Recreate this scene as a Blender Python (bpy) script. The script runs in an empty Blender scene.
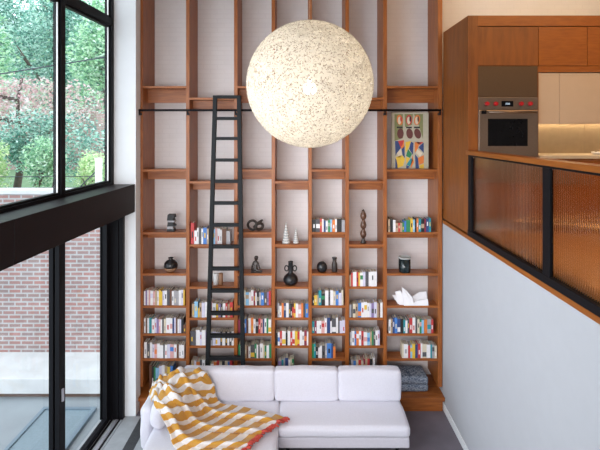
import bpy, bmesh, math, random
from mathutils import Vector, noise
random.seed(7)
SC = bpy.context.scene
COL = SC.collection
F = 450.0                      # focal length in pixels of the 600 px wide frame
D = 6.5                        # distance of the bookcase front
EYE = 4.0
S = D / F

# ------------------------------------------------------------------ camera, world, big lights, exposure
cam = bpy.data.cameras.new('camera'); camo = bpy.data.objects.new('camera', cam); COL.objects.link(camo)
camo.location = (0, 0, EYE); camo.rotation_euler = (math.pi / 2, 0, 0)
cam.sensor_width = 36; cam.lens = 27; cam.shift_y = -94 / 600.0
cam.clip_end = 200
SC.camera = camo

W = bpy.data.worlds.new('sky'); SC.world = W; W.use_nodes = True
bg = W.node_tree.nodes['Background']
bg.inputs[0].default_value = (0.84, 0.93, 1.0, 1); bg.inputs[1].default_value = 3.5

def area(name, loc, rot, sx, sy, power, col=(1, 1, 1), spread=180):
    l = bpy.data.lights.new(name, 'AREA'); l.shape = 'RECTANGLE'; l.size = sx; l.size_y = sy
    l.energy = power; l.color = col; l.spread = math.radians(spread)
    o = bpy.data.objects.new(name, l); COL.objects.link(o); o.location = loc; o.rotation_euler = rot
    return o
# added fill light behind the camera, standing in for unseen windows
area('rear_fill_light', (-1.0, -1.4, 3.4), (math.pi / 2 - 0.24, 0, 0), 2.8, 2.2, 92, (1.0, 0.95, 0.95), 90)
# daylight through the window wall
area('window_wall_light', (-2.20, 2.4, 3.5), (0, -math.pi / 2 + 0.10, math.radians(42)), 2.2, 2.6, 62, (0.90, 0.94, 1.0), 95)
# warm lamps over the kitchen
area('kitchen_ceiling_light', (3.6, 3.6, 6.45), (math.radians(18), 0, 0), 2.4, 0.8, 66, (1.0, 0.62, 0.30))

vs = SC.view_settings
SC.display_settings.display_device = 'sRGB'
vs.view_transform = 'Standard'; vs.look = 'None'; vs.gamma = 1.0; vs.exposure = -0.15; vs.use_curve_mapping = False

# ------------------------------------------------------------------ helpers
def P(px, py, y):
    return Vector(((px - 300) / F * y, y, EYE - (py - 131) / F * y))
def BX(px, y=D): return (px - 300) / F * y
def BZ(py, y=D): return EYE - (py - 131) / F * y

def nm(name):
    m = bpy.data.materials.new(name); m.use_nodes = True
    return m, m.node_tree, m.node_tree.nodes['Principled BSDF']
def setp(b, **k):
    al = {'rough': 'Roughness', 'metal': 'Metallic', 'spec': 'Specular IOR Level', 'trans': 'Transmission Weight', 'ior': 'IOR', 'sheen': 'Sheen Weight', 'coat': 'Coat Weight'}
    for a, v in k.items(): b.inputs[al[a]].default_value = v
def solid(name, c, rough=0.6, vary=0.06, scale=30, bump=0.0, **k):
    m, t, b = nm(name); setp(b, rough=rough, **k)
    n = t.nodes.new('ShaderNodeTexNoise'); n.inputs['Scale'].default_value = scale; n.inputs['Detail'].default_value = 4
    tc = t.nodes.new('ShaderNodeTexCoord'); t.links.new(tc.outputs['Object'], n.inputs['Vector'])
    r = t.nodes.new('ShaderNodeValToRGB')
    r.color_ramp.elements[0].position = 0.3; r.color_ramp.elements[1].position = 0.7
    r.color_ramp.elements[0].color = (*[x * (1 - vary) for x in c], 1); r.color_ramp.elements[1].color = (*[min(1, x * (1 + vary)) for x in c], 1)
    t.links.new(n.outputs['Fac'], r.inputs['Fac']); t.links.new(r.outputs['Color'], b.inputs['Base Color'])
    if bump:
        bp = t.nodes.new('ShaderNodeBump'); bp.inputs['Strength'].default_value = bump; bp.inputs['Distance'].default_value = 0.01
        t.links.new(n.outputs['Fac'], bp.inputs['Height']); t.links.new(bp.outputs['Normal'], b.inputs['Normal'])
    return m
def wood(name, c1, c2, stretch=(14, 14, 1.2), rough=0.42, coat=0.0):
    m, t, b = nm(name); setp(b, rough=rough, coat=coat)
    tc = t.nodes.new('ShaderNodeTexCoord'); mp = t.nodes.new('ShaderNodeMapping'); mp.inputs['Scale'].default_value = stretch
    n = t.nodes.new('ShaderNodeTexNoise'); n.inputs['Scale'].default_value = 3; n.inputs['Detail'].default_value = 8; n.inputs['Distortion'].default_value = 0.6
    r = t.nodes.new('ShaderNodeValToRGB')
    r.color_ramp.elements[0].position = 0.32; r.color_ramp.elements[1].position = 0.68
    r.color_ramp.elements[0].color = (*c1, 1); r.color_ramp.elements[1].color = (*c2, 1)
    t.links.new(tc.outputs['Object'], mp.inputs['Vector']); t.links.new(mp.outputs['Vector'], n.inputs['Vector'])
    t.links.new(n.outputs['Fac'], r.inputs['Fac']); t.links.new(r.outputs['Color'], b.inputs['Base Color'])
    return m
def brick(name, c1, c2, mortar, bw, bh, msize, bump=0.3, plane='XZ', rough=0.8, mix=0.5):
    m, t, b = nm(name); setp(b, rough=rough)
    tc = t.nodes.new('ShaderNodeTexCoord'); sp = t.nodes.new('ShaderNodeSeparateXYZ'); cb = t.nodes.new('ShaderNodeCombineXYZ')
    t.links.new(tc.outputs['Object'], sp.inputs[0])
    t.links.new(sp.outputs[plane[0]], cb.inputs['X']); t.links.new(sp.outputs[plane[1]], cb.inputs['Y'])
    k = t.nodes.new('ShaderNodeTexBrick')
    k.inputs['Color1'].default_value = (*c1, 1); k.inputs['Color2'].default_value = (*c2, 1); k.inputs['Mortar'].default_value = (*mortar, 1)
    k.inputs['Scale'].default_value = 1; k.inputs['Brick Width'].default_value = bw; k.inputs['Row Height'].default_value = bh
    k.inputs['Mortar Size'].default_value = msize; k.inputs['Bias'].default_value = 0
    t.links.new(cb.outputs[0], k.inputs['Vector'])
    n = t.nodes.new('ShaderNodeTexNoise'); n.inputs['Scale'].default_value = 3.5; n.inputs['Detail'].default_value = 6
    t.links.new(tc.outputs['Object'], n.inputs['Vector'])
    mx = t.nodes.new('ShaderNodeMixRGB'); mx.blend_type = 'MULTIPLY'; mx.inputs[0].default_value = mix
    t.links.new(k.outputs['Color'], mx.inputs[1]); t.links.new(n.outputs['Fac'], mx.inputs[2])
    t.links.new(mx.outputs[0], b.inputs['Base Color'])
    bp = t.nodes.new('ShaderNodeBump'); bp.inputs['Strength'].default_value = bump; bp.inputs['Distance'].default_value = 0.01; bp.invert = True
    t.links.new(k.outputs['Fac'], bp.inputs['Height']); t.links.new(bp.outputs['Normal'], b.inputs['Normal'])
    return m
def emit(name, c, s):
    m = bpy.data.materials.new(name); m.use_nodes = True; t = m.node_tree; t.nodes.clear()
    e = t.nodes.new('ShaderNodeEmission'); e.inputs[0].default_value = (*c, 1); e.inputs[1].default_value = s
    o = t.nodes.new('ShaderNodeOutputMaterial'); t.links.new(e.outputs[0], o.inputs[0]); return m
def pane_mat(name, tint=(0.96, 0.985, 1.0), gloss=0.06):
    m = bpy.data.materials.new(name); m.use_nodes = True; t = m.node_tree; t.nodes.clear()
    a = t.nodes.new('ShaderNodeBsdfTransparent'); a.inputs[0].default_value = (*tint, 1)
    g = t.nodes.new('ShaderNodeBsdfGlossy'); g.inputs['Roughness'].default_value = 0.02
    x = t.nodes.new('ShaderNodeMixShader'); x.inputs[0].default_value = gloss
    o = t.nodes.new('ShaderNodeOutputMaterial')
    t.links.new(a.outputs[0], x.inputs[1]); t.links.new(g.outputs[0], x.inputs[2]); t.links.new(x.outputs[0], o.inputs[0]); return m

M = {}
M['wood'] = wood('cherry_wood', (0.235, 0.064, 0.012), (0.38, 0.120, 0.024))
M['woodh'] = wood('cherry_wood_level', (0.235, 0.064, 0.012), (0.38, 0.120, 0.024), (1.2, 14, 14))
M['kwood'] = wood('amber_veneer', (0.175, 0.050, 0.007), (0.26, 0.080, 0.011), (5, 5, 0.8), 0.45)
M['kwoodh'] = wood('amber_veneer_level', (0.25, 0.072, 0.010), (0.335, 0.105, 0.016), (2, 1.0, 12), 0.35)
M['honey'] = wood('honey_floor', (0.42, 0.19, 0.06), (0.55, 0.27, 0.09), (1.2, 10, 10), 0.4)
M['wbrick'] = brick('painted_brick', (0.88, 0.84, 0.835), (0.86, 0.82, 0.815), (0.845, 0.805, 0.80), 0.215, 0.072, 0.008, 0.22, mix=0.10)
M['rbrick'] = brick('red_brick', (0.48, 0.245, 0.215), (0.37, 0.265, 0.25), (0.56, 0.545, 0.54), 0.21, 0.073, 0.013, 0.4, mix=0.45)
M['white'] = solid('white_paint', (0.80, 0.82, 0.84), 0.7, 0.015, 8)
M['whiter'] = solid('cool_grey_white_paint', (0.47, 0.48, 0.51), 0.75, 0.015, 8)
M['ceil'] = solid('ceiling_paint', (0.42, 0.37, 0.33), 0.8, 0.01, 5)
M['black'] = solid('black_metal', (0.007, 0.007, 0.009), 0.5, 0.1, 40, spec=0.13)
M['beam'] = solid('dark_steel_cladding', (0.008, 0.005, 0.006), 0.42, 0.15, 6, spec=0.2)
M['ladder'] = solid('blackened_steel', (0.009, 0.011, 0.013), 0.55, 0.1, 20, spec=0.2)
M['slate'] = solid('slate_tile', (0.15, 0.135, 0.16), 0.55, 0.16, 3.0, 0.05)
M['vent'] = solid('vent_black', (0.06, 0.064, 0.07), 0.5, 0.1, 20)
M['stone'] = solid('sill_stone', (0.36, 0.38, 0.40), 0.5, 0.08, 9)
M['track'] = solid('brushed_track', (0.55, 0.55, 0.62), 0.35, 0.05, 40, metal=0.6)
M['conc'] = solid('pale_concrete', (0.62, 0.62, 0.62), 0.8, 0.08, 3)
M['patio'] = solid('patio_stone', (0.27, 0.30, 0.32), 0.6, 0.12, 1.2)
M['soil'] = solid('dark_soil', (0.17, 0.28, 0.15), 0.9, 0.2, 8)
M['brown'] = solid('ledge_gap_shade', (0.14, 0.09, 0.07), 0.7, 0.1, 8)
M['glass'] = pane_mat('window_pane')
M['skyl'] = pane_mat('skylight_pane', (0.75, 0.85, 0.9), 0.25)
M['sofa'] = solid('white_upholstery', (0.655, 0.645, 0.715), 0.85, 0.03, 60, 0.08, sheen=0.2)
M['sofa2'] = solid('white_upholstery_base', (0.60, 0.58, 0.64), 0.85, 0.03, 60, 0.08)
M['steel'] = solid('stainless_steel', (0.25, 0.185, 0.14), 0.36, 0.05, 60, metal=0.85)
M['steeld'] = solid('bronze_steel', (0.15, 0.095, 0.055), 0.42, 0.05, 60, metal=0.7)
M['dglass'] = solid('black_glass', (0.004, 0.004, 0.005), 0.15, 0.05, 20, spec=0.15)
M['knob'] = solid('red_knob', (0.42, 0.008, 0.012), 0.3, 0.05, 20)
M['beige'] = solid('beige_lacquer', (0.52, 0.39, 0.27), 0.5, 0.02, 10)
M['splash'] = solid('satin_metal_splash', (0.42, 0.32, 0.21), 0.35, 0.05, 12, metal=0.75)
M['counter'] = solid('counter_stone', (0.55, 0.45, 0.33), 0.3, 0.06, 12)
M['led'] = emit('led_strip', (1.0, 0.76, 0.45), 34)
M['cove'] = emit('cove_strip', (1.0, 0.74, 0.42), 42)
M['plinthfill'] = emit('plinth_fill_glow', (1.0, 0.60, 0.26), 2.2)
M['disp'] = emit('oven_digits', (0.7, 0.85, 1.0), 1.2)
M['bulb'] = emit('bulb', (1.0, 0.87, 0.70), 108)
M['page'] = solid('page_edges', (0.52, 0.46, 0.37), 0.9, 0.05, 80)
M['ceramic_black'] = solid('black_ceramic', (0.012, 0.012, 0.014), 0.32, 0.1, 10)
M['bronze'] = solid('dark_bronze', (0.035, 0.026, 0.022), 0.4, 0.2, 20)
M['cardark'] = solid('carved_wood', (0.10, 0.045, 0.025), 0.35, 0.5, 14)
M['ceramic_white'] = solid('white_ceramic', (0.72, 0.70, 0.68), 0.5, 0.05, 15)
M['ceramic_grey'] = solid('grey_ceramic', (0.42, 0.43, 0.42), 0.55, 0.1, 15)
M['tanwood'] = solid('tan_wood', (0.30, 0.16, 0.09), 0.5, 0.15, 15)
M['paper'] = solid('white_paper', (0.84, 0.82, 0.84), 0.8, 0.02, 20)
M['canvas'] = solid('canvas', (0.46, 0.43, 0.33), 0.8, 0.05, 20)
M['candle_glass'] = solid('dark_candle_glass', (0.012, 0.02, 0.022), 0.08, 0.1, 10)
M['bark'] = solid('bark', (0.12, 0.09, 0.08), 0.9, 0.3, 8)
M['wire'] = solid('dark_wire', (0.05, 0.06, 0.08), 0.6)
M['postw'] = solid('white_post_paint', (0.8, 0.8, 0.8), 0.6)
M['housebrick'] = brick('house_brick', (0.55, 0.30, 0.27), (0.45, 0.26, 0.24), (0.6, 0.55, 0.52), 0.21, 0.073, 0.012)
M['rooft'] = solid('roof_slate', (0.25, 0.24, 0.26), 0.8, 0.2, 5)

class MB:
    def __init__(s): s.v = []; s.f = []; s.m = []; s.sm = []
    def add(s, vs_, fs, mi=0, smooth=False):
        o = len(s.v); s.v += [tuple(v) for v in vs_]
        for f in fs: s.f.append([o + i for i in f]); s.m.append(mi); s.sm.append(smooth)
        return s
    def hexa(s, p, mi=0):
        return s.add(p, [(0, 3, 2, 1), (4, 5, 6, 7), (0, 1, 5, 4), (1, 2, 6, 5), (2, 3, 7, 6), (3, 0, 4, 7)], mi)
    def box(s, x0, x1, y0, y1, z0, z1, mi=0):
        return s.hexa([(x0, y0, z0), (x1, y0, z0), (x1, y1, z0), (x0, y1, z0), (x0, y0, z1), (x1, y0, z1), (x1, y1, z1), (x0, y1, z1)], mi)
    def lathe(s, cx, cy, prof, n=24, mi=0, smooth=True):
        o = [];
        for r, z in prof:
            for k in range(n):
                a = 2 * math.pi * k / n; o.append((cx + r * math.cos(a), cy + r * math.sin(a), z))
        fs = []
        for i in range(len(prof) - 1):
            for k in range(n):
                fs.append((i * n + k, i * n + (k + 1) % n, (i + 1) * n + (k + 1) % n, (i + 1) * n + k))
        s.add(o, fs, mi, smooth)
        b = len(s.v) - len(o)
        s.f.append([b + k for k in range(n)][::-1]); s.m.append(mi); s.sm.append(False)
        s.f.append([b + (len(prof) - 1) * n + k for k in range(n)]); s.m.append(mi); s.sm.append(False)
        return s
    def tube(s, pts, r, n=8, mi=0, closed=False, smooth=True):
        pts = [Vector(p) for p in pts]; N = len(pts); rr = r if isinstance(r, (list, tuple)) else [r] * N
        o = []; prev = None
        for i, p in enumerate(pts):
            if closed: d = pts[(i + 1) % N] - pts[i - 1]
            else: d = pts[min(i + 1, N - 1)] - pts[max(i - 1, 0)]
            d.normalize()
            if prev is None:
                u = d.cross(Vector((0, 0, 1)));
                if u.length < 0.1: u = d.cross(Vector((1, 0, 0)))
            else: u = prev - d * prev.dot(d)
            u.normalize(); w = d.cross(u); prev = u
            for k in range(n):
                a = 2 * math.pi * k / n; o.append(p + (u * math.cos(a) + w * math.sin(a)) * rr[i])
        fs = []
        for i in range(N if closed else N - 1):
            j = (i + 1) % N
            for k in range(n): fs.append((i * n + k, i * n + (k + 1) % n, j * n + (k + 1) % n, j * n + k))
        s.add(o, fs, mi, smooth)
        if not closed:
            b = len(s.v) - len(o)
            s.f.append([b + k for k in range(n)][::-1]); s.m.append(mi); s.sm.append(False)
            s.f.append([b + (N - 1) * n + k for k in range(n)]); s.m.append(mi); s.sm.append(False)
        return s
    def prism(s, poly, y0, y1, mi=0):          # polygon in XZ extruded along y
        n = len(poly)
        return s.add([(x, y0, z) for x, z in poly] + [(x, y1, z) for x, z in poly],
                     [tuple(range(n)), tuple(range(2 * n - 1, n - 1, -1))] + [((i + 1) % n, i, n + i, n + (i + 1) % n) for i in range(n)], mi)
    def build(s, name, mats, parent=None, bevel=0.0, loc=None):
        me = bpy.data.meshes.new(name)
        off = wl(parent) if parent else Vector(loc or (0, 0, 0))
        me.from_pydata([tuple(Vector(v) - off) for v in s.v], [], s.f)
        for m in (mats if isinstance(mats, list) else [mats]): me.materials.append(m)
        me.polygons.foreach_set('material_index', s.m); me.polygons.foreach_set('use_smooth', s.sm); me.update()
        bm = bmesh.new(); bm.from_mesh(me); bmesh.ops.recalc_face_normals(bm, faces=bm.faces[:]); bm.to_mesh(me); bm.free()
        o = bpy.data.objects.new(name, me); COL.objects.link(o)
        if parent: o.parent = parent
        elif loc: o.location = loc
        if bevel:
            b = o.modifiers.new('bevel', 'BEVEL'); b.width = bevel; b.segments = 2; b.limit_method = 'ANGLE'; b.angle_limit = math.radians(40)
        return o
def wl(o):
    v = Vector(o.location)
    while o.parent: o = o.parent; v += Vector(o.location)
    return v
def tag(o, label, cat=None, group=None, kind=None):
    o['label'] = label
    if cat: o['category'] = cat
    if group: o['group'] = group
    if kind: o['kind'] = kind
    return o
def thing(name, label, cat, loc, group=None, kind=None):
    o = bpy.data.objects.new(name, None); COL.objects.link(o); o.location = loc; o.empty_display_size = 0.1
    return tag(o, label, cat, group, kind)
def B(*a): return MB().box(*a)

# ------------------------------------------------------------------ room shell
BACK = 7.03
XR = 2.066                      # face of the half wall under the kitchen
def st(o, label, cat): return tag(o, label, cat, None, 'structure')
st(B(-2.74, 2.25, -1.6, BACK + 0.2, -0.2, 0).build('floor', M['slate']), 'dark slate floor running under the white sofa', 'floor')
st(B(-2.74, 6.65, -1.8, BACK + 0.2, 6.6, 6.75).build('ceiling', M['ceil']), 'plain pale ceiling above the tall bookcase', 'ceiling')
st(B(-2.74, 6.65, BACK, BACK + 0.2, 0, 6.6).build('wall_back', M['wbrick']), 'painted brick wall behind the bookcase and above the kitchen cupboards', 'wall')
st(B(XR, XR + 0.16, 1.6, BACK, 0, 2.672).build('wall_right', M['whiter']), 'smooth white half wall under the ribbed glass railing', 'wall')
st(B(XR + 0.16, 6.5, 1.6, BACK, 2.5, 2.78).build('floor_mezzanine', M['honey']), 'wooden kitchen floor behind the ribbed glass railing', 'floor')
st(B(-2.74, 6.65, -1.8, -1.6, 0, 6.6).build('wall_front', M['ceil']), 'pale wall behind the camera', 'wall')
st(B(6.5, 6.65, -1.6, BACK + 0.2, 2.5, 6.6).build('wall_kitchen', M['ceil']), 'pale end wall of the kitchen', 'wall')
st(B(XR - 0.016, XR, 1.6, BACK - 0.55, 0, 0.10).build('baseboard_right', M['white'], bevel=0.003), 'white baseboard along the foot of the half wall', 'baseboard')
st(B(XR - 0.014, XR + 0.10, 1.6, 6.47, 2.672, 2.72).build('trim_1', M['kwoodh'], bevel=0.004), 'thin amber wood edge strip on top of the white half wall', 'trim')

# left window wall (very slightly out of square)
WY1 = 6.31
def wx(y, v=0.0): return -2.862 + 0.04 * y + v          # inner plane of the glazing
def fx(y, v=0.0): return -2.566 + 0.04 * y + v          # front face of the beam
def lb(mb, y0, y1, v0, v1, z0, z1, mi=0, fn=wx):
    return mb.hexa([(fn(y0, v0), y0, z0), (fn(y0, v1), y0, z0), (fn(y1, v1), y1, z0), (fn(y1, v0), y1, z0),
                    (fn(y0, v0), y0, z1), (fn(y0, v1), y0, z1), (fn(y1, v1), y1, z1), (fn(y1, v0), y1, z1)], mi)
w = MB(); w.box(-2.74, -2.302, WY1, 6.49, 0, 6.6); w.box(-2.74, -2.372, 6.49, BACK, 0, 6.6)
st(w.build('wall_left', M['white']), 'narrow white wall return between window wall and bookcase', 'wall')
bm_ = MB()
for a, b in ((-1.6, 3.80), (3.806, WY1)):
    bm_.hexa([(wx(a, -0.12), a, 2.865), (fx(a), a, 2.865), (fx(b), b, 2.865), (wx(b, -0.12), b, 2.865),
              (wx(a, -0.12), a, 3.255), (fx(a), a, 3.255), (fx(b), b, 3.255), (wx(b, -0.12), b, 3.255)])
beam = thing('window_beam', 'deep dark steel beam running between the upper windows and the glass doors', 'beam', (-2.45, 4, 2.865), None, 'structure')
bm_.build('cladding', M['beam'], beam, bevel=0.004)

MUL = [(-1.6, -1.5), (1.2, 1.28), (3.1, 3.18), (5.02, 5.10), (6.225, WY1)]
def window(name, y0, y1, z0, z1, label):
    t = thing(name, label, 'window', (wx((y0 + y1) / 2), (y0 + y1) / 2, z0), None, 'structure')
    f = MB()
    for a, b in MUL:
        if a >= y0 - 0.2 and b <= y1 + 0.2: lb(f, a, b, -0.09, 0.0, z0, z1)
    lb(f, y0, y1, -0.09, 0, z0, z0 + 0.035); lb(f, y0, y1, -0.09, 0, z1 - 0.07, z1)
    # slim inner sash around each pane
    for i in range(len(MUL) - 1):
        a, b = MUL[i][1], MUL[i + 1][0]
        lb(f, a, a + 0.03, -0.075, -0.02, z0, z1); lb(f, b - 0.03, b, -0.075, -0.02, z0, z1)
        lb(f, a, b, -0.075, -0.02, z1 - 0.1, z1 - 0.07); lb(f, a, b, -0.075, -0.02, z0 + 0.035, z0 + 0.06)
    f.build('window_frame', M['black'], t)
    s_ = MB()
    for i in range(len(MUL) - 1):
        a, b = MUL[i][1], MUL[i + 1][0]
        lb(s_, b - 0.033, b - 0.0301, -0.040, -0.022, z0 + 0.06, z1 - 0.1)
    s_.build('glazing_bead', M['postw'], t)
    for i in range(len(MUL) - 1):
        a, b = MUL[i][1] + 0.03, MUL[i + 1][0] - 0.03
        g = MB(); g.add([(wx(a, -0.045), a, z0 + 0.06), (wx(b, -0.045), b, z0 + 0.06), (wx(b, -0.045), b, z1 - 0.1), (wx(a, -0.045), a, z1 - 0.1)], [(0, 1, 2, 3)])
        g.build('pane', M['glass'], t)
    return t
window('window_1', -1.6, WY1, 3.255, 5.53, 'tall black framed window above the dark beam, looking onto trees')
window('window_2', -1.6, WY1, 5.53, 6.6, 'clerestory window row above the tall window, partly cut by the frame')

def door(name, y0, y1, v, label, handle=False):
    t = thing(name, label, 'door', (wx((y0 + y1) / 2, v), (y0 + y1) / 2, 0.02), None, 'structure')
    f = MB(); z0, z1 = 0.02, 2.865
    lb(f, y0, y0 + 0.12, v - 0.05, v, z0, z1); lb(f, y1 - 0.12, y1, v - 0.05, v, z0, z1)
    lb(f, y0 + 0.12, y1 - 0.12, v - 0.05, v, z0, z0 + 0.07); lb(f, y0 + 0.12, y1 - 0.12, v - 0.05, v, z1 - 0.09, z1)
    f.build('door_frame', M['black'], t, bevel=0.004)
    a, b = y0 + 0.12, y1 - 0.12
    g = MB(); g.add([(wx(a, v - 0.025), a, z0 + 0.07), (wx(b, v - 0.025), b, z0 + 0.07), (wx(b, v - 0.025), b, z1 - 0.09), (wx(a, v - 0.025), a, z1 - 0.09)], [(0, 1, 2, 3)])
    g.build('pane', M['glass'], t)
    if handle:
        h = MB(); lb(h, y0 + 0.035, y0 + 0.065, v, v + 0.02, 0.98, 1.12)
        h.build('door_handle', M['track'], t, bevel=0.004)
door('door_1', 4.98, 6.22, 0.0, 'black framed sliding glass door beside the white wall return', True)
door('door_2', 3.30, 5.10, -0.07, 'black framed sliding glass door farther from the bookcase', False)
door('door_3', 1.4, 3.30, -0.0, 'third black framed sliding glass door, last one from the bookcase')
j = MB(); j.box(-2.772, -2.455, 6.235, WY1, 0, 2.865)
for x in (-2.765, -2.70, -2.62, -2.53): j.box(x, x + 0.018, 6.215, 6.235, 0, 2.865)
jt = thing('trim_2', 'black door jamb against the white wall return', 'trim', (-2.65, 6.27, 0), None, 'structure'); j.build('jamb', M['black'], jt, bevel=0.003)
jl = MB(); jl.box(-2.675, -2.645, 6.205, 6.215, 0, 2.865); jl.build('jamb_highlight', solid('jamb_highlight_grey', (0.10, 0.12, 0.15), 0.35), jt)  # bluish highlight on the black jamb, painted as a lighter strip
sl = thing('trim_3', 'metal door sill with sliding tracks along the glass doors', 'trim', (-2.6, 4, 0), None, 'structure')
q = MB(); lb(q, 1.2, 6.21, -0.16, 0.16, 0.0, 0.012); q.build('sill_plate', M['stone'], sl)
q = MB()
for v0, v1 in ((-0.12, -0.06), (0.005, 0.035), (0.115, 0.135)): lb(q, 1.2, 6.21, v0, v1, 0.012, 0.02)
q.build('track_groove', M['black'], sl)
q = MB(); lb(q, 1.2, 6.21, 0.07, 0.105, 0.012, 0.022); q.build('track_rail', M['track'], sl)

# pale stone strip beside the doors and its long floor vent
q = MB(); q.hexa([(wx(1.2, 0.165), 1.2, 0), (-1.62, 1.2, 0), (-1.62, 6.3, 0), (wx(6.3, 0.165), 6.3, 0),
                  (wx(1.2, 0.165), 1.2, 0.006), (-1.62, 1.2, 0.006), (-1.62, 6.3, 0.006), (wx(6.3, 0.165), 6.3, 0.006)])
st(q.build('floor_border', M['stone']), 'grey stone floor strip between the glass doors and the sofa', 'floor')
v = thing('floor_vent', 'long black linear floor vent let into the grey stone strip', 'vent', (-2.15, 5, 0.006))
MB().box(-2.225, -2.085, 2.0, 6.26, 0.006, 0.009).build('vent_frame', M['vent'], v)
q = MB()
for k in range(7): q.box(-2.22 + k * 0.019, -2.21 + k * 0.019, 2.0, 6.26, 0.009, 0.013)
for k in range(18): q.box(-2.225, -2.085, 2.0 + k * 0.25, 2.008 + k * 0.25, 0.009, 0.0135)
q.build('vent_grille', M['vent'], v)

# ------------------------------------------------------------------ outside
st(B(-14, -2.742, -4, 7.64, -0.25, -0.05).build('patio', M['patio']), 'pale stone patio outside the glass doors', 'patio')
q = thing('garden_bench_wall', 'low pale concrete ledge at the foot of the red brick wall', 'ledge', (-6, 7.2, -0.05), None, 'structure')
B(-14, -2.9, 6.81, 7.65, 0.02, 0.245).build('ledge_top', M['conc'], q, bevel=0.006)
B(-14, -2.9, 6.86, 7.65, -0.05, 0.02).build('ledge_base', M['brown'], q)  # dark brown stands in for the shade in the gap under the ledge
q = thing('garden_wall', 'weathered red brick garden wall across the patio', 'wall', (-6, 7.7, 0), None, 'structure')
B(-14, -3.0, 7.65, 7.9, -0.05, 2.93).build('brickwork', M['rbrick'], q)
B(-14, -3.0, 7.62, 7.93, 2.93, 3.0).build('coping', M['conc'], q, bevel=0.005)
st(B(-40, 12, 7.9, 60, -0.3, 2.2).build('garden_ground', M['soil']), 'garden ground behind the brick wall', 'ground')
q = thing('patio_skylight', 'low framed glass skylight set in the patio', 'skylight', (-3.3, 5.5, -0.05))
f = MB(); x0, x1, y0, y1 = -3.72, -2.95, 3.6, 6.53
f.box(x0, x1, y1 - 0.05, y1, -0.05, 0.0); f.box(x0, x1, y0, y0 + 0.05, -0.05, 0); f.box(x0, x0 + 0.05, y0 + .05, y1 - .05, -0.05, 0); f.box(x1 - .05, x1, y0 + .05, y1 - .05, -0.05, 0)
f.build('skylight_frame', solid('skylight_metal', (0.16, 0.22, 0.27), 0.4), q)
B(x0 + .05, x1 - .05, y0 + .05, y1 - .05, -0.045, -0.02).build('skylight_glass', solid('wet_glass', (0.22, 0.29, 0.33), 0.2), q)

def leaf_mat(name, cols, tr=0.35):
    m, t, b = nm(name); setp(b, rough=0.55)
    g = t.nodes.new('ShaderNodeNewGeometry'); r = t.nodes.new('ShaderNodeValToRGB')
    r.color_ramp.interpolation = 'CONSTANT'
    while len(r.color_ramp.elements) < len(cols): r.color_ramp.elements.new(0.5)
    for i, c in enumerate(cols): r.color_ramp.elements[i].position = i / len(cols); r.color_ramp.elements[i].color = (*c, 1)
    t.links.new(g.outputs['Random Per Island'], r.inputs['Fac']); t.links.new(r.outputs['Color'], b.inputs['Base Color'])
    tl = t.nodes.new('ShaderNodeBsdfTranslucent'); t.links.new(r.outputs['Color'], tl.inputs['Color'])
    x = t.nodes.new('ShaderNodeMixShader'); x.inputs[0].default_value = tr
    o = t.nodes['Material Output']; t.links.new(b.outputs[0], x.inputs[1]); t.links.new(tl.outputs[0], x.inputs[2]); t.links.new(x.outputs[0], o.inputs[0])
    return m
GREEN = leaf_mat('fresh_leaves', [(0.26, 0.513, 0.306), (0.444, 0.72, 0.467), (0.605, 0.858, 0.559), (0.145, 0.329, 0.226), (0.743, 0.9, 0.743)])
TEAL = leaf_mat('blue_green_leaves', [(0.179, 0.421, 0.352), (0.375, 0.628, 0.536), (0.559, 0.812, 0.697), (0.111, 0.26, 0.226), (0.72, 0.9, 0.835)])
LIME = leaf_mat('lime_leaves', [(0.582, 0.789, 0.375), (0.743, 0.9, 0.536), (0.398, 0.628, 0.318), (0.858, 0.9, 0.662)])
PINK = leaf_mat('pink_blossom', [(0.892, 0.605, 0.628), (0.9, 0.789, 0.789), (0.72, 0.49, 0.513), (0.605, 0.743, 0.559)])
def foliage(parent, name, c, r, n, size, mat, seed):
    rnd = random.Random(seed); mb = MB(); c = Vector(c); n = int(n * 2.2); size *= 0.66
    cl = []
    for _ in range(26):
        d = Vector((rnd.gauss(0, 1), rnd.gauss(0, 1), rnd.gauss(0, 1))).normalized()
        cl.append((c + Vector((d.x * r[0], d.y * r[1], d.z * r[2])) * rnd.uniform(0.25, 0.85), rnd.uniform(0.3, 0.55)))
    for _ in range(n):
        cc, cr = rnd.choice(cl)
        d = Vector((rnd.gauss(0, 1), rnd.gauss(0, 1), rnd.gauss(0, 1))).normalized() * rnd.random() ** 0.4 * cr
        p = cc + Vector((d.x * r[0], d.y * r[1], d.z * r[2]))
        a = Vector((rnd.gauss(0, 1), rnd.gauss(0, 1), rnd.gauss(0, 0.6))).normalized()
        b = a.cross(Vector((rnd.gauss(0, 1), rnd.gauss(0, 1), rnd.gauss(0, 1)))).normalized()
        nrm = a.cross(b); l = size * rnd.uniform(0.6, 1.3); w_ = l * 0.45
        mb.add([p - a * l / 2, p - b * w_ / 2 + nrm * l * 0.08, p + a * l / 2, p + b * w_ / 2 + nrm * l * 0.08], [(0, 1, 2), (0, 2, 3)])
    return mb.build(name, mat, parent)
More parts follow.
